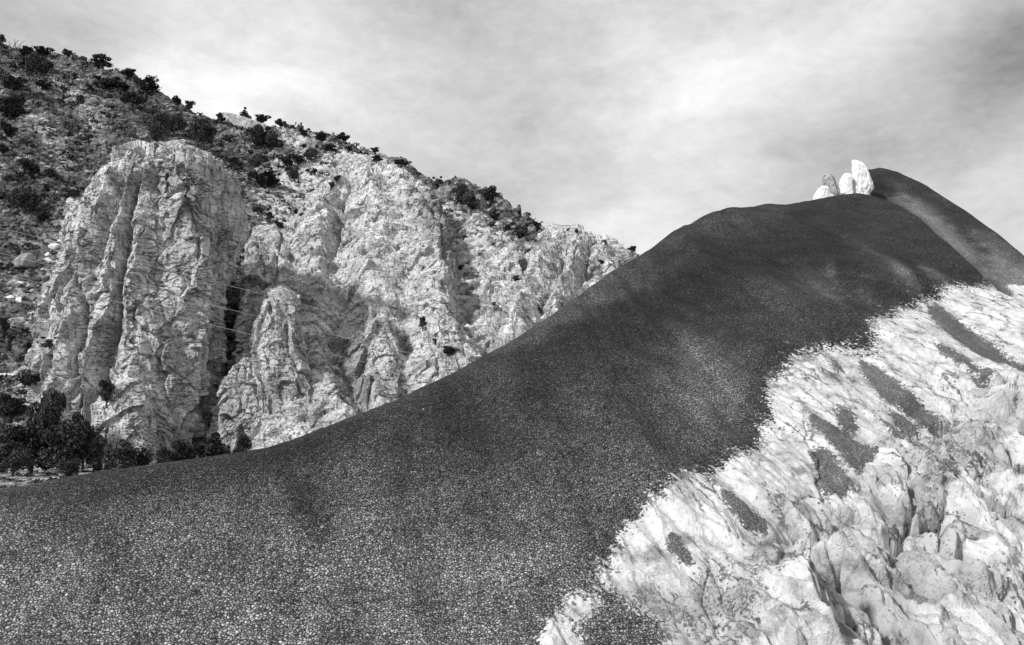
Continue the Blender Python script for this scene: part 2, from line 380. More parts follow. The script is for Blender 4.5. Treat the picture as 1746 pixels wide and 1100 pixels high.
# ------------------------------------------------------------------ surfaces with a known skyline
def smin(a, b, r):
    h = np.maximum(r - np.abs(a - b), 0) / r; return np.minimum(a, b) - h * h * r * 0.25
class Slope:
    """front(ax, D) rises away from the viewer; the slope rounds over a crest and falls behind"""
    def __init__(s, front, sky, back, r, amin, amax, Dmax):
        s.front, s.back, s.r = front, back, r
        s.ax = np.linspace(amin, amax, 500)
        sx, sz = pix_dir([p[0] for p in sky], [p[1] for p in sky]); o = np.argsort(sx)
        tgt = np.interp(s.ax, sx[o], sz[o])
        D = np.linspace(4, Dmax, 1600)[None, :]; A = s.ax[:, None]
        fr = front(A, D); t = tgt.copy()
        for it in range(10):
            over = fr - t[:, None] * D
            idx = np.argmax(over > 0, axis=1); idx = np.where((over > 0).any(1), idx, D.shape[1] - 1)
            i0 = np.maximum(idx - 1, 0); r_ = np.arange(len(idx)); o0, o1 = over[r_, i0], over[r_, idx]
            f = np.clip(-o0 / (o1 - o0 + 1e-9), 0, 1); Dc = D[0, i0] + f * (D[0, idx] - D[0, i0])
            zc = front(s.ax, Dc)
            z = smin(fr, zc[:, None] - back * (D - Dc[:, None]), r)
            got = (z / D).max(1); t += (tgt - got)
        s.Dc, s.zc = Dc, zc
    def z(s, ax, D):
        Dc = np.interp(ax, s.ax, s.Dc); zc = np.interp(ax, s.ax, s.zc)
        return smin(s.front(ax, D), zc - s.back * (D - Dc), s.r)

# ------------------------------------------------------------------ ground to the horizon
gv = [(-6000, -200, -12), (6000, -200, -12), (6000, 8000, -12), (-6000, 8000, -12)]
g = mesh_obj('ground', gv, [(0, 1, 2, 3)], M_GROUND); tag(g, kind='structure')

# ------------------------------------------------------------------ dark clay mound with its white eroded flank
FALL = (-0.145, 0.989)                                      # uphill direction on the map
def mound_front(ax, D): return -2.0 + 0.519 * (D - 9.0 - 0.147 * ax * D)
SKY_MOUND = [(-300, 850), (-100, 842), (0, 832), (60, 825), (130, 812), (200, 802), (265, 793), (330, 783), (400, 772), (450, 765), (500, 750), (560, 728), (620, 704),
             (680, 680), (740, 648), (800, 616), (860, 588), (900, 565), (940, 540), (1000, 494), (1040, 466), (1090, 437), (1135, 408), (1165, 385), (1200, 368), (1240, 357),
             (1300, 351), (1336, 350), (1350, 347), (1370, 343), (1430, 332), (1460, 329), (1490, 333), (1530, 348), (1570, 374), (1620, 418), (1680, 474), (1720, 506), (1760, 538), (1900, 640), (2100, 760), (2500, 900)]
DARK_EDGE = [(1700, 470), (1690, 487), (1672, 491), (1648, 495), (1620, 487), (1608, 503), (1600, 515), (1580, 515), (1564, 523), (1548, 535), (1528, 535), (1508, 551), (1488, 559),
             (1482, 571), (1500, 590), (1508, 611), (1492, 615), (1464, 607), (1429, 591), (1409, 607), (1393, 611), (1345, 611), (1339, 640), (1304, 651), (1313, 677), (1316, 704),
             (1301, 721), (1307, 739), (1290, 762), (1284, 800), (1262, 770), (1249, 775), (1236, 816), (1190, 825), (1171, 816), (1156, 834), (1147, 865), (1106, 862), (1091, 899),
             (1066, 921), (1051, 939), (1054, 970), (1017, 973), (1011, 986), (1035, 1004), (1072, 1026), (1113, 1060), (1140, 1110), (1160, 1180)]
DARK = [(-300, 500), (-300, 1400)] + [(1190, 1400), (1160, 1190)] + DARK_EDGE[::-1] + [(1750, 480), (1750, 250), (1100, 250)]
FINGERS = [
    [(1578, 523), (1595, 517), (1610, 523), (1659, 552), (1746, 610), (1900, 700), (1900, 740), (1746, 640), (1700, 616), (1624, 576), (1583, 538)],
    [(1588, 593), (1618, 608), (1659, 634), (1688, 663), (1676, 669), (1630, 637), (1595, 616)],
    [(1458, 610), (1496, 628), (1554, 666), (1604, 701), (1610, 715), (1583, 715), (1537, 680), (1514, 677), (1479, 645)],
    [(1514, 686), (1537, 692), (1578, 715), (1560, 733), (1543, 724)],
    [(1400, 605), (1415, 611), (1435, 631), (1438, 643), (1420, 637)],
    [(1371, 706), (1391, 709), (1455, 741), (1496, 768), (1487, 779), (1461, 802), (1420, 753), (1386, 727)],
    [(1380, 750), (1415, 762), (1455, 814), (1438, 832), (1416, 839), (1396, 818), (1394, 790)],
    [(1420, 689), (1467, 712), (1461, 733), (1438, 730)],
    [(1222, 852), (1237, 850), (1262, 867), (1319, 908), (1303, 921), (1269, 911), (1231, 877)],
    [(1134, 921), (1159, 936), (1178, 961), (1184, 979), (1159, 973), (1140, 945)],
    line_poly([(1653, 512), (1668, 518), (1682, 531)], 9), line_poly([(1690, 500), (1705, 507), (1722, 520)], 10), line_poly([(1730, 508), (1760, 530)], 10),
    line_poly([(1490, 700), (1531, 733), (1569, 759)], 11), line_poly([(1653, 750), (1672, 762), (1690, 778)], 9), line_poly([(1605, 783), (1618, 795), (1632, 810)], 13),
    line_poly([(1436, 638), (1460, 655), (1512, 690)], 4), line_poly([(1306, 868), (1325, 880), (1341, 896)], 8)]
MID = [[(1180, 985), (1215, 955), (1240, 970), (1275, 985), (1290, 1010), (1300, 1060), (1290, 1110), (1150, 1110), (1160, 1060)],
       [(1070, 1010), (1110, 985), (1150, 1010), (1170, 1060), (1120, 1070)],
       [(1500, 690), (1560, 720), (1640, 700), (1690, 760), (1640, 800), (1600, 850), (1560, 860), (1560, 800)],
       [(1300, 925), (1345, 940), (1350, 985), (1300, 1030), (1270, 1000)]]
m_dark = np.maximum(poly_map([DARK], 17), poly_map(FINGERS, 5.0) * 1.1); m_dk0 = poly_map([DARK], 5)
m_hole = poly_map([[(970, 1020), (1000, 1015), (1020, 1030), (1018, 1055), (985, 1062), (945, 1060), (955, 1040)], [(900, 1130), (915, 1085), (940, 1062), (975, 1070), (1000, 1100), (1020, 1130)],
                   [(1222, 1040), (1236, 1030), (1245, 1060), (1230, 1085)], [(1550, 690), (1556, 690), (1580, 712), (1574, 712)], line_poly([(1455, 566), (1475, 580)], 5)], 15)
m_mid = poly_map(MID, 14)
# thinner, paler clay: ellipses and streaks in the dark cover (grey value added)
def streak(acc, pts, w, v): acc += poly_map([line_poly(pts, w)], w * 0.35) * v
pale = np.zeros(gx.shape, np.float32)
for pts, w, v in [([(1165, 565), (1200, 600), (1235, 640), (1262, 672)], 14, 0.10), ([(1150, 560), (1220, 610), (1290, 690)], 60, .05), ([(1100, 590), (1180, 700), (1230, 780)], 170, .05), ([(1200, 568), (1230, 582)], 10, .12), ([(1170, 640), (1200, 700), (1235, 740)], 40, .10),
                  ([(1130, 590), (1180, 660), (1250, 700), (1280, 740)], 90, .07), ([(1020, 580), (1100, 720)], 120, .02),
                  ([(1408, 452), (1428, 478)], 10, .16), ([(1515, 450), (1535, 475), (1565, 505)], 20, .20), ([(1568, 448), (1590, 470), (1615, 482)], 22, .16), ([(1340, 450), (1400, 490), (1440, 525)], 34, .08), ([(1462, 495), (1500, 535)], 22, .13), ([(1480, 420), (1520, 460)], 16, .06), ([(1385, 480), (1405, 510), (1450, 545)], 14, .08), ([(1290, 470), (1330, 520), (1400, 580)], 60, .03),
                  ([(1435, 400), (1500, 440), (1540, 480)], 40, .05), ([(955, 535), (1040, 480), (1110, 440)], 20, .075), ([(830, 610), (930, 560), (1030, 505), (1120, 462)], 26, .055),
                  ([(1120, 430), (1200, 385), (1330, 365)], 26, .045), ([(960, 560), (1100, 470), (1190, 430)], 20, .03),
                  ([(300, 850), (420, 900), (520, 1000)], 100, .03), ([(600, 800), (660, 900), (700, 1100)], 180, .06), ([(950, 700), (1050, 800), (1080, 880)], 140, .05),
                  ([(450, 960), (500, 1100)], 160, .07), ([(100, 1000), (220, 1100)], 160, .05), ([(850, 900), (870, 1100)], 120, .04), ([(1050, 1060), (1120, 1110)], 60, .08), ([(1330, 640), (1360, 640)], 10, .05)]:
    streak(pale, pts, w, v)
deep = np.zeros(gx.shape, np.float32)  # fold shade painted into the clay tone as dark streaks
for pts, w, v in [([(480, 780), (520, 860), (565, 930)], 50, .55), ([(0, 850), (200, 830), (420, 790), (640, 720)], 40, .45), ([(1290, 640), (1290, 760), (1200, 830), (1100, 880)], 44, .35),
                  ([(60, 860), (180, 930), (220, 960)], 60, .35), ([(800, 700), (830, 800)], 70, .25), ([(880, 640), (1050, 560), (1180, 480), (1400, 420), (1640, 470)], 70, .35), ([(1400, 540), (1560, 500), (1670, 480)], 40, .3)]:
    streak(deep, pts, w, v * 1.3)
relief = poly_map([[(1330, 900), (1420, 860), (1480, 800), (1560, 720), (1640, 690), (1760, 650), (1960, 640), (1960, 1190), (1260, 1190), (1300, 1000)]], 46)
GROOVES = [([(1371, 706), (1378, 740), (1396, 765), (1401, 800), (1394, 815), (1412, 850), (1424, 905)], 2.2, .05), ([(1215, 872), (1232, 905), (1245, 945)], 1.6, .03),
           ([(1244, 905), (1258, 940), (1270, 965)], 1.5, .03), ([(1186, 935), (1208, 965), (1207, 985), (1196, 1030), (1225, 1080)], 1.8, .035), ([(1236, 965), (1250, 1000), (1260, 1030)], 1.6, .03),
           ([(1420, 689), (1430, 715), (1436, 735)], 1.5, .03), ([(1565, 565), (1590, 590), (1600, 615), (1590, 640)], 1.6, .03), ([(1690, 575), (1720, 590), (1735, 620)], 2, .04),
           ([(1428, 640), (1512, 692), (1600, 765), (1660, 810), (1720, 860)], 2.0, .05), ([(1395, 600), (1460, 690), (1540, 760), (1590, 800)], 1.5, .03),
           ([(1300, 930), (1345, 920), (1400, 905), (1450, 940)], 3.5, .10), ([(1445, 930), (1455, 980), (1500, 1020), (1540, 1100)], 4, .22), ([(1320, 1000), (1370, 960), (1400, 940)], 4, .12),
           ([(1550, 900), (1600, 915), (1690, 960), (1746, 1010)], 5, .16), ([(1545, 780), (1560, 860), (1540, 905)], 5, .15), ([(1600, 800), (1615, 850), (1610, 900)], 4, .12)]
sl = Slope(mound_front, SKY_MOUND, 0.62, 1.6, -0.90, 1.05, 60)
def build_mound():
    na, nf, nb = 1500, 860, 90
    ax = np.concatenate([np.linspace(-.88, -.64, 60)[:-1], np.linspace(-.64, .66, na - 160), np.linspace(.66, 1.02, 102)[1:]])[None, :]; na = ax.shape[1]
    Dc = np.interp(ax, sl.ax, sl.Dc)
    q = np.linspace(0, 1, nf)[:, None]; D0 = 5.0
    D = D0 / (1 - q * (1 - D0 / Dc))
    tb = (np.linspace(0, 1, nb + 1)[1:, None]) ** 1.6 * 13.0
    D = np.concatenate([D, Dc + tb], 0)
    A = np.broadcast_to(ax, D.shape); z = sl.z(A, D)
    P = np.stack([A * D, D, z], -1)
    px, py = project(P)
    back = np.clip((D - Dc) / 1.5, 0, 1)
    x, y = P[..., 0].astype(np.float32), P[..., 1].astype(np.float32)
    c = x * FALL[1] - y * FALL[0]; a = x * FALL[0] + y * FALL[1]
    nx = fbm(c * 2.6, a * 0.8, 0.3, 4, .6); nx2 = fbm(c * 2.6 + 40, a * .8, 2.1, 3, .6)
    sc = F / D
    wx = px + nx * 0.085 * sc * .8 + nx2 * .05 * sc; wy = py + nx * 0.07 * sc * .8 + fbm(x * 5, y * 5, 7.7, 3) * .03 * sc
    dk = sample(m_dark, wx, wy); dk = dk * (1 - sample(m_hole, wx, wy)); mid = sample(m_mid, wx, wy)
    white = np.clip(1 - dk, 0, 1)
    white[nf + 10:] = np.clip(white[nf + 10:], 0, 0)
    tone = 0.112 + 0.25 * sstep(690, 1040, py) * (1 - .35 * sstep(900, 1200, px)) - .012 * sstep(560, 380, py)
    tone = tone * (1 - np.clip(sample(deep, wx, wy), 0, .7)) + sample(pale, wx, wy) * 1.7
    fing = sstep(.4, .8, dk) * sstep(1150, 1350, px - (1100 - py) * .0) * sstep(560, 640, py + (px - 1350) * .35)
    silt = sstep(.5, .2, sample(m_dk0, wx, wy)); tone = tone * (1 - silt) + .315 * silt
    white = white * (1 - .45 * mid)
    tone = tone + .08 * mid
    # relief
    u = fbm(c * .42, a * .13, 1.0, 3, .5); hgt = u * 0.30
    hgt = hgt + .05 * fbm(c * 1.6, a * .5, 4.0, 3)
    hgt = hgt + .012 * fbm(x * 9, y * 9, 2.0, 3, .6)
    # fluted white flank
    wv = fbm(x * .7, y * .7, 9.0, 3)
    c = c + .24 * a; cc = c + wv * .5 + a * .08
    rl = sample(relief, px, py)
    rid = -billow(cc * 3.1 + 9, a * 1.2 + wv, 6.0, 4, .6)
    lob = billow(cc * .75, a * .36 + wv * .3, 3.0, 4, .45)
    fv, fe = facets(cc * 1.5, a * .8, z * 1.2 + 3, 0.9)
    fl = billow(c * 2.6 + wv * .6, a * .38, 5.0, 4, .55)
    hgt = hgt + rl * (lob * .62 + fv * .04 + fl * .15 + rid * .06) + np.clip(white, 0, 1) * (.075 * billow(c * 1.7 + wv * .5, a * .3, 8.0, 4, .5) + .02 * fl)
    fine = fbm(cc * 7, a * 4, 1.3, 4, .6)
    hgt = hgt + (.012 + .012 * rl) * fine * white
    for pts, w, d in GROOVES:
        ds = seg_dist(px + fine * .03 * sc, py + nx * .02 * sc, pts); hgt = hgt - d * np.exp(-(ds / w) ** 2) - rl * d * .8 * np.exp(-(ds / (w * 4)) ** 2)
    hgt = hgt * (1 - .8 * back) * np.where(px < 1700, np.clip((Dc - D) / 3.5 + .12, .12, 1), 1)
    n = np.array([-(-0.147) * 0.5, -0.519, 1.0]); n /= np.linalg.norm(n)
    fade = 1 - back[..., None]
    nn = fade * n + (1 - fade) * np.array([0, 0, 1.0])
    P = P + nn * hgt[..., None]
    # dark sediment that has collected low between the lobes; facet greys are painted shade
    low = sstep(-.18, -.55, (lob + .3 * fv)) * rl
    wash_shade = np.clip(np.maximum(mid * (.5 + .6 * fbm(x * 1.5, y * 1.5, 3.3, 4)), np.maximum(low * .55, np.clip(rl * 1.5, 0, 1) * sstep(.12, .2, fv) * .38)), 0, 1)
    o = mesh_obj('clay_hill', P, grid_faces(D.shape[0], na), M_MOUND, attrs={'white': white, 'tone': tone, 'wash_shade': wash_shade, 'silt': silt}); tag(o, kind='structure')
build_mound()

# rear shoulder of the mound
SKY_BACK = [(1250, 640), (1380, 470), (1430, 380), (1455, 322), (1466, 298), (1478, 289), (1500, 288), (1530, 294), (1570, 312), (1620, 342), (1660, 368), (1700, 395), (1746, 435), (1800, 478), (1900, 560), (2100, 700), (2500, 860)]
def back_front(ax, D): return -2.0 + 0.70 * (D - 18.6)
m_bw = np.maximum.reduce([poly_map([line_poly([(1520, 330), (1560, 352), (1600, 385), (1640, 425), (1700, 480)], 20)], 9) * .55,
                          poly_map([[(1650, 400), (1700, 425), (1746, 455), (1900, 560), (1900, 640), (1746, 540), (1690, 470)]], 22) * .6,
                          poly_map([[(1720, 490), (1746, 465), (1900, 560), (1900, 640), (1730, 530)]], 8) * .95])
def build_back():
    sb = Slope(back_front, SKY_BACK, 0.8, 1.4, .10, 1.05, 60)
    na, nf, nb = 800, 330, 60
    ax = np.linspace(.22, 1.02, na)[None, :]; Dc = np.interp(ax, sb.ax, sb.Dc)
    q = np.linspace(0, 1, nf)[:, None]; D0 = 19.0; D = D0 / (1 - q * (1 - D0 / Dc))
    D = np.concatenate([D, Dc + (np.linspace(0, 1, nb + 1)[1:, None]) ** 1.6 * 12], 0)
    A = np.broadcast_to(ax, D.shape); z = sb.z(A, D); P = np.stack([A * D, D, z], -1); px, py = project(P)
    x, y = P[..., 0], P[..., 1]; back = np.clip((D - Dc) / 1.5, 0, 1)
    w = fbm(x * 1.2, y * 1.2, 0, 4)
    bw_ = sample(m_bw, px + w * 26, py + w * 20); white = sstep(.62, .95, bw_)
    tone = .10 + .85 * bw_ + .03 * fbm(x * .7, y * .7, 3.0, 3) - .045 * poly_back(px, py)
    P[..., 2] += (.10 * fbm(x * .6, y * .3, 1.0, 3) + .05 * billow(x * 1.5, y * .5, 2.0, 3) * (.3 + white) + .01 * fbm(x * 8, y * 8, 1, 3)) * (1 - back)
    o = mesh_obj('clay_hill_shoulder', P, grid_faces(D.shape[0], na), M_MOUND, attrs={'white': white, 'tone': tone, 'wash_shade': white * 0, 'silt': sstep(.05, .4, bw_) * .5}); tag(o, kind='structure')
mb_d = poly_map([[(1480, 300), (1500, 295), (1530, 320), (1500, 345), (1480, 335)]], 8)
def poly_back(px, py): return sample(mb_d, px, py)
build_back()

# ------------------------------------------------------------------ far hillside
SKY_HILL = [(-300, -60), (-100, 20), (0, 78), (30, 84), (70, 94), (100, 98), (130, 101), (170, 113), (210, 131), (240, 143), (270, 157), (300, 176), (340, 199), (370, 206), (400, 200), (430, 208), (450, 213),
            (500, 224), (560, 234), (600, 246), (640, 262), (700, 287), (760, 307), (820, 327), (870, 347), (905, 367), (935, 394), (960, 402), (1000, 412), (1030, 424), (1060, 436), (1100, 445), (1200, 470), (1400, 520), (1700, 600)]
def hill_front(ax, D):
    valley = -2.3 + 0.028 * (D - 35)
    toe = 72 + 10 * np.exp(-((ax + .24) / .16) ** 2)
    up = -1.2 + 0.76 * (D - toe)
    h = np.maximum(6 - np.abs(valley - up), 0) / 6
    return np.maximum(valley, up) + h * h * 1.5
sh = Slope(hill_front, SKY_HILL, 0.5, 5.0, -0.85, 0.6, 330)
m_hpale = np.maximum.reduce([poly_map([[(430, 222), (500, 250), (600, 278), (700, 325), (800, 370), (930, 408), (1100, 440), (1100, 620), (700, 700), (560, 500), (430, 350), (470, 300)]], 22),
                             poly_map([[(95, 405), (130, 400), (140, 440), (100, 450)], [(0, 770), (260, 770), (260, 850), (0, 850)], [(0, 600), (120, 620), (100, 720), (0, 700)]], 16) * .75,
                             poly_map([line_poly([(85, 120), (150, 190), (165, 245)], 22), line_poly([(155, 165), (185, 192)], 16), line_poly([(30, 170), (100, 250), (120, 300)], 40), line_poly([(380, 196), (470, 225)], 24)], 8) * .45,
                             poly_map([[(0, 440), (110, 430), (110, 560), (0, 560)]], 26) * .25])
PROJ = {}
def build_hill():
    na, nf, nb = 1250, 900, 60
    ax = np.linspace(-0.80, 0.30, na)[None, :]; Dc = np.interp(ax, sh.ax, sh.Dc)
    q = np.linspace(0, 1, nf)[:, None]; D0 = 22.0
    # rows spread evenly over the rising part
    el = q ** 1.0
    Dflat = D0 + (66 - D0) * np.minimum(el / .12, 1)
    qq = np.clip((el - .12) / .88, 0, 1); D = np.where(el < .12, Dflat, 66 / (1 - qq * (1 - 66 / Dc)))
    D = np.concatenate([D, Dc + (np.linspace(0, 1, nb + 1)[1:, None]) ** 1.6 * 90], 0)
    A = np.broadcast_to(ax, D.shape); z = sh.z(A, D); P = np.stack([A * D, D, z], -1); px, py = project(P)
    x, y, zz = [P[..., i].astype(np.float32) for i in range(3)]
    back = np.clip((D - Dc) / 8, 0, 1); rise = sstep(62, 82, D)
    w = fbm(x * .08, y * .08, zz * .08, 4)
    pl = sample(m_hpale, px + w * 30, py + w * 30)
    tone = .15 + .64 * pl
    tone = tone * (1 + .25 * w)
    # talus: stepped ledges and blocks;  right hand part: tilted pale strata
    f1, e1 = facets(x * .5, y * .5, zz * .75, .8)
    f2, e2 = facets(x * 1.3 + 5, y * 1.3, zz * 1.6, .8)
    tx = x * .78 + zz * .62; tz = -x * .62 + zz * .78      # strata dipping to the right
    right = sstep(650, 800, px)
    st = billow(tx * .05, y * .12, tz * .55, 4, .55)
    f3, e3 = facets(tx * .09, y * .3, tz * .55, 1.1)
    h = rise * (w * 1.8 + f1 * .40 + f2 * .18 - .2 * np.exp(-(e1 / .06) ** 2)) + right * rise * (st * .5 + f3 * .6)
    h = h + (.08 + .10 * rise) * fbm(x * 1.1, y * 1.1, zz * 1.1, 4, .6)
    h = h * (1 - .7 * back)
    n = np.stack([np.zeros_like(x), np.where(D > 70, -.6, 0.0), np.ones_like(x)], -1); n /= np.linalg.norm(n, axis=-1, keepdims=True)
    P = P + n * h[..., None]
    tone = tone * (1 - .25 * sstep(.12, .0, e1) * (1 - right))
    px, py = project(P)
    PROJ['hill'] = (px[:nf - 4], py[:nf - 4], P[:nf - 4], np.linalg.norm(P[:nf - 4], axis=-1))
    o = mesh_obj('hillside', P, grid_faces(D.shape[0], na), M_TALUS, attrs={'tone': np.clip(tone, .04, .8)}); tag(o, kind='structure')
build_hill()

# ------------------------------------------------------------------ pale cliffs
def hill_D(px, py):
    ax, dz = pix_dir(px, py); D = np.full(np.shape(ax), 90.0)
    for _ in range(12):
        toe = 72 + 10 * np.exp(-((ax + .24) / .16) ** 2); D = (.76 * toe + 1.2) / (.76 - dz)
    return D
def rock_form(name, label, prof, D0, lean, b, bback, rib=1.0, fs=.5, amp=1.0, U=1.0, na=420, nv=420, grooves=(), tone=1.0, dark=None, mat=None, creases=(), cat='rock formation', dip=0.0, seed=0.0, group=None, follow=None):
    """closed standing rock: one ring of vertices per level, wide as the outline, b metres deep in front and bback behind"""
    pr = sorted(prof); ys = np.array([p[0] for p in pr], float)
    v = np.linspace(0, 1, nv); py = ys[0] + (ys[-1] - ys[0]) * v
    L = np.interp(py, ys, [p[1] for p in pr]); R = np.interp(py, ys, [p[2] for p in pr])
    DD = D0 + lean * (1 - v)
    if follow is not None: DD = hill_D((L + R) / 2, py) - follow
    _, dzc = pix_dir(CX, py); z = dzc * DD
    xl = pix_dir(L, py)[0] * DD; xr = pix_dir(R, py)[0] * DD
    nback = max(24, na // 9); w0 = 1.9
    th = np.concatenate([np.linspace(-w0, w0, na - nback), np.linspace(w0, 2 * math.pi - w0, nback + 2)[1:-1]])
    cx = (xl + xr) / 2; r = (xr - xl) / 2
    s = np.sin(th)[None, :]; c = np.cos(th)[None, :]
    topf = np.sqrt(np.clip(v / .12, 0.0004, 1))[:, None]
    sx = np.sign(s) * np.abs(s) ** .85
    X = cx[:, None] + r[:, None] * sx
    Y = DD[:, None] - np.where(c > 0, b * np.abs(c) ** .75, -bback * np.abs(c) ** .75) * topf
    X = np.where(c < 0, X * Y / DD[:, None] * 1.0 - r[:, None] * sx * .3 * np.abs(c) * Y / DD[:, None], X)   # the rock narrows towards its back
    Z = np.broadcast_to(z[:, None], X.shape).copy()
    P = np.stack([X, Y, Z], -1)
    n = grid_normals(P, True); ctr = np.stack([cx, DD, z], -1)[:, None, :]
    sgn = np.sign(((P - ctr) * n).sum(-1).mean()); n = n * sgn
    px, py2 = project(P)
    x, y, zz = [P[..., i].astype(np.float32) / U + seed for i in range(3)]
    w = fbm(x * .12, y * .12, zz * .06, 3); wz = fbm(x * .3, y * .3, zz * .3, 2)
    ribv = billow(x * .16 + w * .5, y * .16, zz * .025, 3, .5)
    f1, e1 = facets((x + w * 2) * fs * .42, y * fs * .42, zz * fs * .16 + w, 1.2)
    f2, e2 = facets((x + wz) * fs * 1.2, y * fs * 1.2, (zz + dip * x) * fs * .7 + wz * .4, 1.1)
    f3, e3 = facets(x * fs * 3.4, y * fs * 3.4, (zz + dip * x) * fs * 3.2 + wz, 1.1)
    bed = np.abs(perlin(x * .22, y * .22, (zz + dip * x) * .9 + wz * 1.4))
    bedm = sstep(-.05, .3, fbm(x * .2, y * .2, zz * .2 + 31, 2))
    d = U * amp * (rib * ribv * 1.2 + f1 * .85 + f2 * .48 + f3 * .17 - .05 * np.exp(-(e2 / .03) ** 2)
               - .22 * bedm * np.exp(-(bed / .035) ** 2) + .07 * fbm(x * 1.7, y * 1.7, zz * 1.7, 4, .6))
    ww = fbm(x * .35, y * .35, zz * .35, 3)
    for pts, wd, dep in grooves:
        ds = seg_dist(px + ww * 6 * U, py2, pts); d = d - dep * np.exp(-(ds / wd) ** 2)
    if creases:
        jit = fbm(x * .35, y * .35, zz * .2, 4) * 16 * U
        pos = np.stack([np.interp(py, [q[1] for q in ln], [q[0] for q in ln]) for ln, p_ in creases], -1); val = [p_ for ln, p_ in creases]
        for r_ in range(nv):
            o_ = np.argsort(pos[r_]); d[r_] = d[r_] + np.interp(px[r_] + jit[r_], pos[r_][o_], np.array(val)[o_] * .72) * min(1.0, v[r_] / .22)
    fadec = np.clip(c * 3.5 + .7, 0.0, 1)
    d = d * (np.clip(.55 + v / .16, 0, 1) * np.clip(v / .015, 0, 1))[:, None]
    d = d * fadec
    P = P + n * d[..., None]
    tn = np.full(X.shape, tone, np.float32) * (1 + .12 * w)
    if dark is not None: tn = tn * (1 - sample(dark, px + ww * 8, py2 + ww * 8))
    skirt = P[-1:].copy(); skirt[..., 2] -= 14 * U; P = np.concatenate([P, skirt]); tn = np.concatenate([tn, tn[-1:]])
    nv_, na_ = P.shape[:2]
    top = P[0].mean(0) ; top[2] = P[0, :, 2].max()
    V = np.concatenate([P.reshape(-1, 3), top[None]]); tn = np.concatenate([tn.ravel(), [tone]])
    Q = grid_faces(nv_, na_, True)
    j = np.arange(na_); capq = np.stack([np.full(na_, nv_ * na_), (j + 1) % na_, j, j], -1)
    o = mesh_obj(name, V, Q, mat or M_CLIFF, attrs={'tone': tn}, smooth=False)
    # cap as triangles
    me = o.data; import bmesh
    bm = bmesh.new(); bm.from_mesh(me); bm.verts.ensure_lookup_table()
    for a_, b_ in zip(j, (j + 1) % na_):
        f = bm.faces.new((bm.verts[nv_ * na_], bm.verts[int(b_)], bm.verts[int(a_)])); f.smooth = True
    bmesh.ops.recalc_face_normals(bm, faces=bm.faces) if False else None
    bm.to_mesh(me); bm.free()
    if sgn: pass
    px, py2 = project(P); k = c[0] > .05
    PROJ[name + str(len(PROJ))] = (px[:, k], py2[:, k], P[:, k], np.linalg.norm(P[:, k], axis=-1))
    tag(o, label, cat, group)
    return o
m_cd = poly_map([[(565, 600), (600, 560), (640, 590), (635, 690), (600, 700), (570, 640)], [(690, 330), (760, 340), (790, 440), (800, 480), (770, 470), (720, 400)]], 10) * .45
rock_form('rock_tower', 'massive pale rock tower with a knobbly rounded top, left of the dark vertical cleft',
          [(256, 288, 305), (262, 268, 320), (270, 246, 338), (282, 222, 364), (297, 200, 392), (310, 187, 408), (335, 178, 420), (365, 148, 421), (400, 138, 412), (440, 134, 399), (480, 122, 386), (530, 108, 378), (590, 97, 370), (650, 88, 357), (700, 92, 350), (760, 100, 350), (830, 105, 358)],
          76, 5, 7, 30, rib=.5, na=640, nv=640, seed=3.0,
          creases=[([(190, 290), (150, 380), (118, 480), (84, 640), (84, 760)], 0), ([(205, 290), (160, 390), (132, 480), (108, 600), (100, 700)], .9), ([(222, 300), (178, 420), (162, 500), (138, 620), (125, 720)], -.6),
                   ([(243, 280), (204, 420), (186, 520), (152, 640), (150, 740)], 1.6), ([(250, 330), (226, 400), (206, 460), (190, 540), (182, 640), (180, 740)], -1.6), ([(262, 300), (243, 430), (222, 520), (212, 620), (215, 740)], 1.3),
                   ([(283, 320), (284, 430), (268, 520), (300, 640), (290, 740)], -.2), ([(305, 300), (318, 430), (328, 550), (325, 650), (318, 740)], 1.6), ([(345, 300), (366, 430), (366, 560), (350, 700)], -.8), ([(370, 300), (395, 360), (385, 450), (376, 560), (356, 700)], .1)],
          grooves=[([(232, 400), (207, 460), (190, 545)], 2.5, 1.2), ([(386, 310), (392, 400)], 2.5, .8), ([(265, 290), (262, 320), (290, 345), (320, 330)], 6, .8), ([(330, 455), (368, 475)], 2.5, 1.0), ([(128, 470), (140, 560), (120, 640)], 3, .6), ([(345, 540), (338, 640)], 2, .5)])
rock_form('shaded_cliff', 'recessed rock face in shade immediately right of the dark cleft, behind the pinnacle',
          [(386, 440, 470), (400, 432, 505), (430, 424, 545), (470, 405, 585), (550, 390, 605), (650, 381, 625), (740, 378, 640), (830, 360, 650)],
          83, 6, 4, 30, rib=.5, na=420, nv=460, seed=11.0, dip=.3, follow=10,
          creases=[([(430, 400), (404, 470), (375, 700)], -2.0), ([(440, 400), (468, 500), (440, 700)], -1.2), ([(470, 400), (500, 560), (520, 700)], 1.0), ([(490, 400), (530, 560), (545, 700)], -.6), ([(505, 400), (560, 560), (590, 700)], 1.0)],
          grooves=[([(478, 400), (474, 450), (465, 500)], 2.5, 1.0), ([(520, 470), (545, 560), (560, 640), (575, 700)], 2.5, .8), ([(440, 400), (448, 470)], 3, .7)])
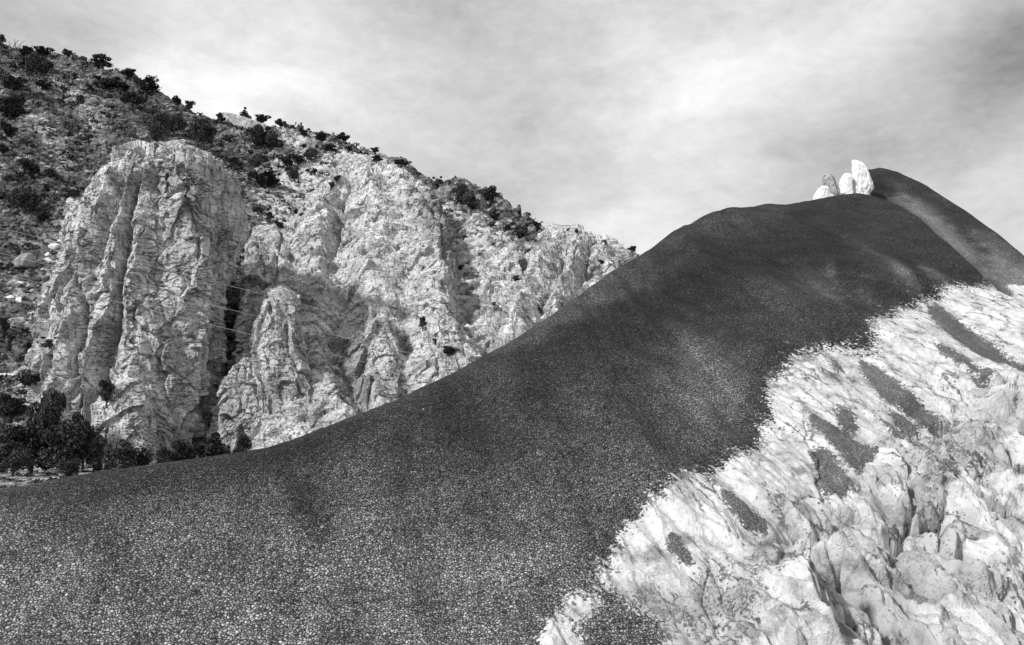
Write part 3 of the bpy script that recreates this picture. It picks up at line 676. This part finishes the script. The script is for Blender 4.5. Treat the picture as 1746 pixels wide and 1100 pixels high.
rock_form('rock_peak', 'broad pale triangular rock peak with a pointed top below the shrubby ridge',
          [(266, 590, 612), (280, 583, 650), (300, 578, 700), (330, 568, 745), (362, 528, 772), (400, 500, 795), (450, 480, 815), (500, 468, 835), (560, 455, 855), (640, 440, 875), (780, 420, 900)],
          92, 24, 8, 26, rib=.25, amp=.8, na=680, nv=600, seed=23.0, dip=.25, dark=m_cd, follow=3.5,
          creases=[([(578, 300), (505, 400), (465, 500), (440, 640)], 0), ([(592, 268), (545, 440), (538, 600), (590, 740)], 1.6), ([(600, 268), (566, 440), (575, 520), (572, 620), (625, 740)], -1.6), ([(606, 268), (655, 420), (636, 540), (640, 620), (650, 740)], 2.0),
                   ([(609, 268), (700, 420), (690, 540), (690, 650), (700, 740)], .4), ([(612, 268), (735, 380), (752, 480), (745, 600)], 3.0), ([(614, 270), (768, 380), (800, 500), (805, 600)], -2.5)],
          grooves=[([(595, 300), (560, 440), (552, 480)], 3, 1.0), ([(690, 300), (745, 400), (765, 500), (800, 560)], 4, 1.2), ([(640, 560), (632, 690)], 3, 1.0)])
rock_form('rock_pinnacle', 'small banded pinnacle with a rounded head, standing right of the dark cleft',
          [(490, 476, 492), (505, 464, 500), (530, 452, 506), (560, 440, 514), (600, 436, 524), (640, 432, 534), (700, 426, 552), (780, 420, 575)],
          74.5, 4, 3, 10, rib=.3, fs=.8, amp=.6, na=300, nv=380, seed=31.0, dip=.35)
rock_form('rock_buttress', 'low squat pale buttress at the foot of the dark cleft, left of the banded pinnacle',
          [(602, 415, 432), (620, 400, 444), (660, 384, 452), (700, 372, 460), (740, 366, 468), (800, 362, 480)],
          74, 2, 2.5, 10, rib=.3, fs=.8, amp=.6, na=260, nv=280, seed=37.0)
rock_form('rock_rib', 'narrow upright pale rock rib with stepped cracks beside the dark stained face',
          [(535, 648, 660), (560, 634, 668), (600, 630, 676), (650, 626, 682), (720, 620, 694)], 76, 5, 2, 10, rib=.3, fs=.9, amp=.5, na=240, nv=260, seed=41.0)
rock_form('rock_shoulder', 'rounded pale rock shoulder meeting the dark mound edge at the right foot of the peak',
          [(525, 738, 752), (545, 732, 768), (575, 730, 795), (600, 742, 812), (640, 750, 835), (700, 755, 840)], 74, 5, 3, 10, rib=.3, fs=.8, amp=.5, na=240, nv=240, seed=47.0)
rock_form('rock_knoll', 'craggy pale knoll with rounded knobs on the skyline, nearest the dark mound',
          [(392, 948, 968), (400, 938, 1008), (420, 925, 1036), (440, 915, 1056), (470, 905, 1050), (520, 890, 1030), (580, 860, 1000), (660, 830, 980)],
          112, 14, 5, 20, rib=1.0, fs=.6, na=380, nv=340, seed=53.0, dip=.5, follow=3,
          creases=[([(915, 430), (880, 560)], 0), ([(950, 400), (930, 470), (900, 560)], 2.0), ([(962, 400), (950, 470), (920, 560)], -1.0), ([(990, 400), (985, 470), (950, 560)], 2.0), ([(1005, 400), (1005, 470), (975, 560)], -.5), ([(1030, 430), (1030, 480), (1000, 560)], 1.2)])
rock_form('rock_crag', 'pale slanting rock crag left of the skyline knoll, cut by dark cracks',
          [(430, 850, 868), (450, 838, 890), (480, 826, 905), (520, 815, 915), (570, 800, 915), (660, 780, 900)],
          100, 14, 3, 16, rib=.8, fs=.5, na=260, nv=260, seed=59.0, dip=.6, follow=2)
rock_form('rock_apron', 'bright layered rock wedge at the foot of the great tower, just above the dark bushes',
          [(645, 210, 236), (665, 192, 255), (695, 168, 262), (740, 172, 264), (775, 225, 272), (820, 250, 275)], 67, 1.5, 2, 8, rib=.2, fs=1.0, amp=.4, na=260, nv=240, seed=61.0)

# ------------------------------------------------------------------ white rocks on the mound's crest
def crest_D(px, py): return float(np.interp(float(pix_dir(px, py)[0]), sl.ax, sl.Dc))
def crest_rock(name, label, prof, off, b, mat, **kw):
    D = crest_D(prof[len(prof) // 2][1], 330) + off - .3
    return rock_form(name, label, prof, D, 0.1, b, b * 1.1, na=150, nv=150, U=.085, fs=.62, mat=mat, cat='rock', **kw)
M_SPIRE = M_WHITE
crest_rock('white_rock', 'tallest white rock on the mound crest, a pointed spire with a shaded right side',
    [(273, 1453, 1459), (275, 1452, 1463), (279, 1452, 1469), (287, 1452, 1474), (296, 1453, 1478), (303, 1453, 1481), (312, 1450, 1485), (319, 1448, 1488), (325, 1446, 1486), (331, 1445, 1481), (375, 1445, 1484)], 1.0, .38, M_WHITE, rib=.3, amp=.6, seed=2.0)
crest_rock('white_rock', 'rounded white rock leaning on the left side of the tall crest spire',
    [(296, 1440, 1449), (299, 1436, 1451), (307, 1431, 1453), (314, 1430, 1452), (323, 1430, 1452), (330, 1431, 1453), (372, 1430, 1455)], 1.2, .3, M_WHITE, rib=.3, amp=.5, seed=5.0)
crest_rock('grey_rock', 'grey rock tilted to the left on the mound crest, standing apart from the white spire',
    [(297, 1405, 1412), (301, 1402, 1420), (307, 1401, 1423), (314, 1403, 1427), (321, 1408, 1430), (327, 1412, 1431), (331, 1415, 1431), (372, 1415, 1433)], 1.0, .25, M_GREYROCK, rib=.3, amp=.5, seed=8.0)
crest_rock('white_rock', 'low white rock at the left end of the crest group, under the tilted grey rock',
    [(317, 1403, 1408), (320, 1398, 1410), (323, 1394, 1412), (330, 1389, 1415), (336, 1386, 1419), (372, 1384, 1420)], .8, .25, M_WHITE, rib=.3, amp=.4, seed=9.0)

# ------------------------------------------------------------------ helper: the point of the ground or cliffs seen at a pixel
GX = np.concatenate([v[0][::2, ::2].ravel() for v in PROJ.values()]); GY = np.concatenate([v[1][::2, ::2].ravel() for v in PROJ.values()])
GP = np.concatenate([v[2][::2, ::2].reshape(-1, 3) for v in PROJ.values()]); GD = np.concatenate([v[3][::2, ::2].ravel() for v in PROJ.values()])
ok_ = GD > 45; GX, GY, GP, GD = GX[ok_], GY[ok_], GP[ok_], GD[ok_]
NH = PROJ['hill'][0][::2, ::2].size; GH = np.zeros(ok_.shape, bool); GH[:NH] = True; GH = GH[ok_]
def pick(px, py, hill=False):
    d2 = (GX - px) ** 2 + (GY - py) ** 2
    if hill: d2 = np.where(GH, d2, 1e9)
    i = np.where(d2 < 9)[0]
    if len(i) == 0: i = np.array([int(np.argmin(d2))])
    else:
        i = i[GD[i] < GD[i].min() + 2.5]; i = i[[int(np.argmin(d2[i]))]]
    return Vector(GP[i[0]]), float(GD[i[0]])

# ------------------------------------------------------------------ junipers
def tube(pts, rad, sides=6):
    V = []; Q = []
    for i, p in enumerate(pts):
        a = Vector(pts[max(i - 1, 0)]); b_ = Vector(pts[min(i + 1, len(pts) - 1)]); d = (b_ - a).normalized()
        u = d.cross(Vector((.3, .9, .1))).normalized(); w = d.cross(u)
        for k in range(sides):
            t = 2 * math.pi * k / sides; V.append(Vector(p) + (u * math.cos(t) + w * math.sin(t)) * rad[i])
    for i in range(len(pts) - 1):
        for k in range(sides):
            Q.append((i * sides + k, i * sides + (k + 1) % sides, (i + 1) * sides + (k + 1) % sides, (i + 1) * sides + k))
    return V, Q
def merge(parts):
    V = []; Q = []
    for v, q in parts:
        o = len(V); V += [tuple(p) for p in v]; Q += [tuple(i + o for i in f) for f in q]
    return V, Q
def crown_arrays(rg, nleaf, nblob, leaf, low):
    """leaf sprays scattered in and around uneven clumps; unit height, width about 1.1"""
    th = rg.uniform(0, 2 * math.pi, nblob); rr = rg.uniform(.05, .36, nblob); zz = rg.uniform(low + .12, .86, nblob)
    cen = np.stack([rr * np.cos(th) * 1.05, rr * np.sin(th) * .9, zz], -1); cen[0] = (0, 0, .6)
    rad = rg.uniform(.11, .27, nblob) * (1.15 - .5 * zz)
    b = rg.integers(0, nblob, nleaf)
    d = rg.normal(size=(nleaf, 3)); d /= np.linalg.norm(d, axis=1)[:, None]
    r = rad[b] * rg.uniform(.25, 1.0, nleaf) ** .5 * np.where(rg.random(nleaf) < .06, 1.35, 1)
    c = cen[b] + d * r[:, None] * np.array([1.1, 1.1, .8]); c[:, 2] = np.maximum(c[:, 2], low * .6 + .02)
    u = rg.normal(size=(nleaf, 3)); u /= np.linalg.norm(u, axis=1)[:, None]; v = np.cross(u, rg.normal(size=(nleaf, 3))); v /= np.linalg.norm(v, axis=1)[:, None]
    s = leaf * rg.uniform(.5, 1.3, (nleaf, 1))
    V = np.stack([c - u * s * .5, c - v * s * .35, c + u * s * .6, c + v * s * .35], 1).reshape(-1, 3)
    lf = np.repeat(rg.uniform(.015, .11, nleaf) * (.7 + .5 * rg.random(nblob)[b]), 4)
    return V, np.arange(nleaf * 4).reshape(-1, 4), lf
VARIANTS = []
for k in range(8):
    rg = np.random.default_rng(100 + k); big = k >= 5
    V, Q, lf = crown_arrays(rg, 5200 if big else 1900, 18 if big else 12, .06 if big else .09, [.22, .12, .05, .3, .1, .05, .02, .12][k])
    co = mesh_obj('crown', V, Q, M_LEAF, attrs={'leaf': lf}, smooth=False)
    parts = []
    ln = rg.uniform(-.06, .06); parts.append(tube([(0, 0, -.12), (ln * .5, 0, .12), (ln, .02, .34), (ln * 1.5, .0, .62)], [.05, .04, .03, .012]))
    for j in range(5):
        t = rg.uniform(0, 6.28); z0 = rg.uniform(.12, .35); e = (math.cos(t) * rg.uniform(.2, .36), math.sin(t) * .3, z0 + rg.uniform(.15, .4))
        parts.append(tube([(ln * .6, 0, z0), (e[0] * .5, e[1] * .5, z0 + .1), e], [.022, .016, .006], 5))
    TV, TQ = merge(parts); to = mesh_obj('trunk', TV, TQ, M_BARK)
    VARIANTS.append((to, co))
used = [False] * 8; tn_ = [0]
def juniper(px, py, h, w, label, big=False, group='junipers on the rocky hillside'):
    p, d = pick(px, py); k = (5 + tn_[0] % 3) if big else tn_[0] % 5; tn_[0] += 1
    e = bpy.data.objects.new('juniper', None); COL.objects.link(e)
    D = d; H = h * D / F * 1.1; Wd = w * D / F * 1.05
    e.location = p; e.scale = (Wd, Wd * .95, H); e.rotation_euler = (0, 0, 0)
    tag(e, label, 'juniper', group)
    r = (tn_[0] * 2.4) % 6.28
    for src in VARIANTS[k]:
        if used[k]: c = src.copy(); COL.objects.link(c)
        else: c = src
        c.parent = e; c.rotation_euler = (0, 0, r if w < h * 1.25 else (0 if tn_[0] % 2 else math.pi))
    used[k] = True
    return e
TREES = [
 (2, 72, 18, 14, 'dark juniper cut by the left frame edge, highest on the skyline'),
 (45, 116, 30, 38, 'left half of the big dark juniper pair just under the ridge top'),
 (68, 130, 38, 36, 'right half of the big dark juniper pair just under the ridge top'),
 (72, 98, 15, 30, 'feathery low juniper on the skyline above the big dark pair'),
 (115, 101, 14, 16, 'small round juniper alone on the skyline right of the feathery one'),
 (172, 119, 22, 32, 'airy juniper leaning over the skyline, second from the ridge top pair'),
 (220, 137, 17, 30, 'flat-topped thin juniper on the skyline just above the darkest clump'),
 (182, 152, 20, 42, 'left end of the long dark juniper row under the flat-topped skyline tree'),
 (206, 159, 22, 34, 'middle of the long dark juniper row under the flat-topped skyline tree'),
 (248, 164, 30, 44, 'largest round juniper at the right end of the dark row, touching the sky'),
 (226, 184, 24, 44, 'broad dull juniper just below the dark row near the skyline'),
 (137, 180, 16, 18, 'small black juniper on the pale scree streak of the upper left slope'),
 (153, 155, 9, 14, 'tiny dark bush just above the pale scree streak'),
 (20, 160, 27, 40, 'dark juniper mass at the left frame edge below the big pair'),
 (74, 155, 14, 26, 'low oblong juniper between the big pair and the scree'),
 (18, 202, 34, 48, 'wide black juniper at the left edge, third cluster down'),
 (268, 240, 44, 34, 'juniper with a bare visible trunk above the tower top'),
 (296, 233, 42, 38, 'bushy juniper immediately right of the one with a bare trunk'),
 (302, 184, 19, 18, 'upper left tree of the small stair-step pair on the skyline slope'),
 (322, 194, 20, 20, 'lower right tree of the small stair-step pair on the skyline slope'),
 (345, 254, 56, 42, 'tall ragged juniper directly above the tower top, right side'),
 (374, 212, 17, 22, 'round juniper at the left end of the pale skyline slab'),
 (418, 201, 18, 18, 'upright juniper standing on top of the pale skyline slab'),
 (446, 209, 16, 28, 'wide low juniper on the slab right of the upright one'),
 (479, 219, 15, 22, 'grey-dark juniper at the lower right end of the skyline slab'),
 (436, 250, 38, 34, 'left tree of the large black clump below the skyline slab'),
 (462, 258, 42, 38, 'right tree of the large black clump below the skyline slab'),
 (439, 284, 28, 36, 'squat black juniper directly beneath the large clump'),
 (488, 290, 28, 32, 'round juniper at the left end of the dark row left of the peak'),
 (450, 322, 30, 62, 'very wide dark juniper behind the right corner of the tower top'),
 (390, 241, 14, 16, 'small juniper below the pale slab between two bigger clumps'),
 (398, 290, 18, 34, 'low spreading juniper right above the tower shoulder'),
 (517, 234, 14, 20, 'small skyline juniper, first right of the slab'),
 (547, 240, 16, 28, 'wide skyline juniper halfway from the slab to the peak'),
 (587, 245, 17, 26, 'skyline juniper straight above the apex of the peak'),
 (563, 262, 16, 24, 'juniper just left and above the apex of the peak'),
 (594, 259, 12, 20, 'small juniper tucked against the apex of the peak'),
 (530, 271, 25, 30, 'black juniper at the right end of the dark row left of the peak'),
 (507, 284, 24, 30, 'middle juniper of the dark row left of the peak'),
 (640, 262, 11, 18, 'low skyline bush just right of the peak apex'),
 (685, 282, 11, 30, 'long low skyline shrub right of the peak apex'),
 (642, 278, 11, 26, 'dark shrub on the pale crest under the low skyline bush'),
 (745, 319, 18, 20, 'lone dark juniper below the skyline where the ridge bends down'),
 (784, 348, 36, 32, 'left tree of the big black pair on the descending ridge'),
 (802, 363, 42, 32, 'right tree of the big black pair on the descending ridge'),
 (835, 344, 28, 30, 'open-branched juniper breaking the skyline right of the black pair'),
 (838, 392, 14, 20, 'flat dark juniper below the open-branched skyline tree'),
 (500, 302, 15, 24, 'small juniper on pale rubble left of the peak flank'),
 (575, 312, 16, 14, 'small upright juniper against the left flank of the peak'),
 (566, 323, 12, 14, 'tiny juniper beside the left flank of the peak, lower of two'),
 (440, 366, 14, 22, 'first of the small dark shrubs stepping down behind the tower corner'),
 (458, 379, 16, 20, 'second of the small dark shrubs stepping down behind the tower corner'),
 (477, 390, 15, 20, 'lowest of the small dark shrubs stepping down behind the tower corner'),
 (513, 371, 9, 10, 'tiny bush in the notch between tower cliff and peak'),
 (786, 462, 10, 11, 'little round bush on the pale slope, highest of a line of three'),
 (804, 492, 14, 17, 'round black bush in the middle of the pale slope right of the peak'),
 (842, 524, 9, 12, 'little bush on the pale slope below the round black one'),
 (887, 404, 25, 36, 'large dark juniper on the pale slope near the skyline dip'),
 (863, 393, 14, 16, 'smaller juniper immediately left of the large one near the skyline dip'),
 (845, 379, 19, 20, 'juniper below the skyline between black pair and the dip'),
 (906, 443, 19, 17, 'dark upright bush in the gully left of the knoll'),
 (1080, 437, 17, 19, 'rightmost juniper, on the skyline beside the dark mound'),
 (1060, 434, 12, 11, 'small skyline juniper left of the rightmost one'),
 (970, 396, 8, 10, 'tiny bush on top of the knoll, left one'),
 (984, 402, 11, 7, 'thin tiny bush on top of the knoll, right one'),
 (1032, 420, 11, 6, 'wispy bush sticking up from the right shoulder of the knoll'),
 (879, 483, 13, 17, 'dark bush in the shadowed gully under the crag'),
 (922, 534, 14, 14, 'dark bush low in the gully just above the dark mound'),
 (1026, 453, 11, 14, 'small bush on the right face of the knoll'),
 (745, 592, 17, 24, 'left shrub of the dark pair right above the dark mound, below the peak'),
 (766, 610, 21, 28, 'right shrub of the dark pair right above the dark mound, below the peak'),
 (720, 566, 24, 18, 'narrow dark shrub at the foot of the peak left of the shoulder rock'),
 (918, 384, 9, 20, 'low shrub on the skyline at the dip before the knoll'),
 (182, 690, 38, 30, 'isolated dark juniper growing on the bright foot of the tower'),
 (60, 667, 36, 56, 'dark juniper on the talus above the big thicket, at left'),
 (15, 716, 38, 42, 'juniper at the left frame edge just above the big thicket'),
 (3, 577, 28, 22, 'dark juniper cut by the left frame edge at mid height'),
 (84, 594, 17, 28, 'low dark bush against the left foot of the tower'),
 (52, 306, 31, 34, 'black juniper high on the left slope, left of the tower top'),
 (83, 309, 21, 19, 'smaller black bush touching the one left of the tower top'),
 (40, 364, 42, 48, 'large round dark juniper on the left slope level with the tower shoulder'),
 (10, 240, 27, 30, 'dark juniper at the left edge between the wide black one and the pair'),
 (126, 338, 15, 38, 'long flat shrub in the dark hollow left of the tower top'),
 (72, 382, 18, 24, 'dull low bush below the large round juniper on the left slope'),
 (6, 266, 15, 20, 'small dark bush at the left frame edge below its neighbour'),
]
for (px, py, h, w, lb) in TREES:
    juniper(px, py, h, w, lb, big=(h >= 34))
BIGS = [
 (80, 722, 54, 66, 'top juniper of the big black thicket, rising above the others'),
 (143, 756, 54, 56, 'right shoulder juniper of the big black thicket, against pale rock'),
 (52, 784, 76, 88, 'biggest rounded juniper in the middle of the thicket'),
 (108, 786, 62, 72, 'wide juniper in the right middle of the thicket'),
 (22, 806, 50, 62, 'dull lower left juniper of the thicket at the frame edge'),
 (205, 803, 52, 64, 'low juniper at the right end of the thicket, below the apron rock'),
 (160, 795, 40, 38, 'small juniper wedged low between the thicket and its right end'),
 (240, 800, 38, 30, 'thin open juniper last on the right of the thicket'),
 (118, 806, 26, 36, 'short shrub below the thicket in front of pale grass'),
 (312, 795, 44, 52, 'left juniper of the pair peeking over the mound at the tower foot'),
 (352, 790, 54, 58, 'right juniper of the pair peeking over the mound at the tower foot'),
 (283, 798, 38, 36, 'short shrub left of the pair peeking over the mound'),
 (414, 774, 32, 30, 'round dark bush right on the mound edge below the cleft'),
 (386, 778, 20, 18, 'smallest shrub on the mound edge left of the round bush'),
]
def juniper_at(px, py, h, w, lb, D):
    e = juniper(px, py, h, w, lb, True, 'junipers along the foot of the cliffs')
    return e
for i, (px, py, h, w, lb) in enumerate(BIGS):
    e = juniper(px, py, h, w, lb, True, 'junipers along the foot of the cliffs')
    D = [62, 61, 58, 58, 54, 57, 59, 58, 53, 60, 60, 59, 62, 62][i]
    p = at(px, py, D); zf = float(sh.z(np.array([p.x / D]), np.array([float(D)]))[0])
    ln = p.length
    e.location = (p.x, D, zf)
    # real height from the ground up to the seen top
    top = at(px, py - h, D); Hh = max(top.z - zf, .6) * 1.12; e.scale = (w * ln / F / 1.02, w * ln / F, Hh)

# bare dead shrub on the skyline
def dead_shrub():
    p, d = pick(22, 84); parts = []; rg = random.Random(5); s = d / F
    for a, l in [(-50, 16), (-25, 14), (8, 17), (30, 19), (55, 22), (66, 14)]:
        a = math.radians(a); pts = [(0, 0, -.4)]
        for k in range(1, 5): pts.append((math.sin(a) * l * s * k / 4 + rg.uniform(-.1, .1), rg.uniform(-.4, .4), math.cos(a) * l * s * k / 4 + rg.uniform(-.1, .1)))
        parts.append(tube(pts, [.12, .09, .07, .05, .03], 5))
        q = pts[2]; parts.append(tube([q, (q[0] + rg.uniform(-.6, .6), q[1], q[2] + .7)], [.05, .02], 4))
    V, Q = merge(parts); o = mesh_obj('dead_shrub', V, Q, M_BARK); o.location = p
    tag(o, 'bare dead shrub with forked branches against the sky near the top left corner', 'shrub')
dead_shrub()

# ------------------------------------------------------------------ loose rocks
import bmesh
def ico(sub):
    bm = bmesh.new(); bmesh.ops.create_icosphere(bm, subdivisions=sub, radius=1.0); bm.verts.ensure_lookup_table()
    V = np.array([v.co[:] for v in bm.verts]); T = np.array([[v.index for v in f.verts] for f in bm.faces]); bm.free(); return V, T
def fallen_rock(px, py, w, h, label, name='fallen_rock', tilt=0, tone=1.0, seed=1, mat=None):
    p, d = pick(px, py, True); V, T = ico(4); rg = np.random.default_rng(seed)
    for k in range(9):
        n = rg.normal(size=3); n /= np.linalg.norm(n); c = rg.uniform(.35, .75); e = V @ n; V = V - np.maximum(e - c, 0)[:, None] * n
    f = fbm(V[:, 0] * 3 + seed, V[:, 1] * 3, V[:, 2] * 3, 4); V = V * (1 + .10 * f[:, None])
    V = V * np.array([w * .58, (w + h) * .3, h * .58]) * d / F
    o = mesh_obj(name, V, T, mat or M_STONE, attrs={'tone': np.full(len(V), tone)}); o.location = p + Vector((0, 0, h * .15 * d / F)); o.rotation_euler = (0, tilt, 0)
    return tag(o, label, 'rock', None)
for i, a in enumerate([
    (94, 424, 17, 11, 'brightest white block on the talus left of the tower'), (31, 484, 15, 9, 'white stone low on the dark talus, left of the tower middle'),
    (17, 508, 15, 8, 'slanting pale stone near the left frame edge on the talus'), (33, 516, 11, 13, 'upright pale stone just right of the slanting one'),
    (12, 643, 28, 14, 'white lens-shaped boulder at the left frame edge above the thicket'), (48, 454, 34, 28, 'pale lumpy outcrop on the left talus, largest loose block'),
    (84, 436, 11, 8, 'small white stone just under the brightest block'), (73, 464, 14, 12, 'pale stone right below the lumpy outcrop'),
    (78, 552, 13, 8, 'white stone alone near the left foot of the tower'), (106, 411, 20, 6, 'flat white stone beside the tower, above the brightest block'),
    (80, 447, 13, 8, 'white stone under the two bright ones beside the tower'), (108, 436, 16, 8, 'pale stone between the tower and the brightest block')]):
    fallen_rock(*a, seed=20 + i, tone=.75, mat=None if i == 5 else M_WHITE)
# pale slab lying on the skyline
def slab():
    pts = [(375, 191), (392, 192), (420, 200), (446, 212), (476, 226), (468, 236), (430, 226), (400, 214), (386, 204)]
    p0, d0 = pick(425, 222); D = p0.y - 1.0
    f_ = [at(x, y, D) for x, y in pts]; b_ = [v + Vector((1.0, 9, 2.0)) for v in f_]
    bm = bmesh.new(); A = [bm.verts.new(v) for v in f_]; B = [bm.verts.new(v) for v in b_]
    bm.faces.new(A); bm.faces.new(B[::-1])
    for i in range(len(A)): bm.faces.new((A[i], B[i], B[(i + 1) % len(A)], A[(i + 1) % len(A)]))
    bmesh.ops.recalc_face_normals(bm, faces=bm.faces); bmesh.ops.bevel(bm, geom=bm.edges[:], offset=.25, segments=2, affect='EDGES')
    me = bpy.data.meshes.new('rock_slab'); bm.to_mesh(me); bm.free(); me.materials.append(M_STONE)
    a = me.attributes.new('tone', 'FLOAT', 'POINT'); a.data.foreach_set('value', np.full(len(me.vertices), 1.0, np.float32))
    o = bpy.data.objects.new('rock_slab', me); COL.objects.link(o); tag(o, 'smooth pale rock slab tilted on the skyline between junipers', 'rock')
slab()

def scatter(n, seed, sampler):
    rg = np.random.default_rng(seed); H = PROJ['hill']; P = H[2]; nv, na = P.shape[:2]; out = []
    i = rg.integers(0, nv - 1, n * 6); j = rg.integers(0, na - 1, n * 6)
    px, py = H[0][i, j], H[1][i, j]; keep = rg.random(n * 6) < sampler(px, py)
    i, j = i[keep][:n], j[keep][:n]; return P[i, j], H[3][i, j], rg
def stones():
    def dens(px, py): return np.where(px < 640, 1.0, .35) * (px > -60) * (px < 1150)
    C, d, rg = scatter(7000, 3, dens); n = len(C); V0, T0 = ico(1)
    s = rg.uniform(.10, .34, n) * (1 + .8 * (rg.random(n) < .06)) * d / 115
    J = 1 + rg.uniform(-.28, .28, (n, len(V0), 1)); sc = np.stack([s * rg.uniform(.8, 1.8, n), s, s * rg.uniform(.35, .9, n)], -1)
    th = rg.uniform(0, 6.28, n); R = np.zeros((n, 3, 3)); R[:, 0, 0] = np.cos(th); R[:, 0, 1] = -np.sin(th); R[:, 1, 0] = np.sin(th); R[:, 1, 1] = np.cos(th); R[:, 2, 2] = 1
    V = np.einsum('nij,nvj->nvi', R, V0[None] * J * sc[:, None, :]) + C[:, None, :]
    T = (T0[None] + (np.arange(n) * len(V0))[:, None, None]).reshape(-1, 3)
    o = mesh_obj('loose_stones', V.reshape(-1, 3), T, M_STONE, attrs={'tone': np.repeat(rg.uniform(.35, 1.05, n) * np.where(C[:, 0] / C[:, 1] < -.29, .6, 1), len(V0))}, smooth=False); tag(o, 'pale loose stones strewn over the hillside talus', 'stones', None, 'stuff')
stones()
def scrub():
    SK = sorted(SKY_HILL)
    def dens(px, py): return np.where((px < 560) | (py - np.interp(px, [q[0] for q in SK], [q[1] for q in SK]) < 26), .8, .25) * (px > -60) * (px < 1150)
    C, d, rg = scatter(5200, 4, dens); n = len(C); L = 26
    s = rg.uniform(.15, .5, n) * d / 100 * (1 + .8 * (rg.random(n) < .12))
    dd = rg.normal(size=(n, L, 3)); dd /= np.linalg.norm(dd, axis=-1, keepdims=True); dd[..., 2] = np.abs(dd[..., 2]) * .8
    c = C[:, None] + dd * s[:, None, None] * rg.uniform(.3, 1, (n, L, 1)) * np.array([1.3, 1.3, 1.0])
    u = rg.normal(size=(n, L, 3)); u /= np.linalg.norm(u, axis=-1, keepdims=True); v = np.cross(u, rg.normal(size=(n, L, 3))); v /= np.linalg.norm(v, axis=-1, keepdims=True)
    q = (s * .34)[:, None, None]
    V = np.stack([c - u * q, c - v * q * .6, c + u * q, c + v * q * .6], 2).reshape(-1, 3)
    lf = np.repeat(rg.uniform(.015, .10, n), L * 4)
    o = mesh_obj('scrub', V, np.arange(len(V)).reshape(-1, 4), M_LEAF, attrs={'leaf': lf}, smooth=False); tag(o, 'low dark scrub dotted over the hillside', 'scrub', None, 'stuff')
scrub()

# ------------------------------------------------------------------ three overhead wires crossing the valley
def wire(pts, label):
    D = 64.0; P = [at(x, y, D) for x, y in pts]; n = 60; a, b_ = P[0], P[-1]; out = []
    xs = [p.x for p in P]; zs = [p.z for p in P]; c = np.polyfit(xs, zs, 2)
    for k in range(n + 1):
        x = a.x + (b_.x - a.x) * k / n; out.append((x, D, float(np.polyval(c, x))))
    V, Q = tube(out, [.010] * (n + 1), 6); o = mesh_obj('overhead_wire', V, Q, M_WIRE); tag(o, label, 'wire', 'overhead wires crossing in front of the cliffs')
wire([(-330, 306), (0, 388), (87, 409), (379, 486), (464, 505), (800, 592), (1060, 660)], 'highest of the three pale wires strung across the dark cleft')
wire([(-330, 350), (377, 524), (440, 541), (671, 595), (785, 622), (1060, 690)], 'middle one of the three pale wires strung across the dark cleft')
wire([(-330, 386), (372, 557), (440, 573), (600, 613), (1060, 726)], 'lowest of the three pale wires strung across the dark cleft')
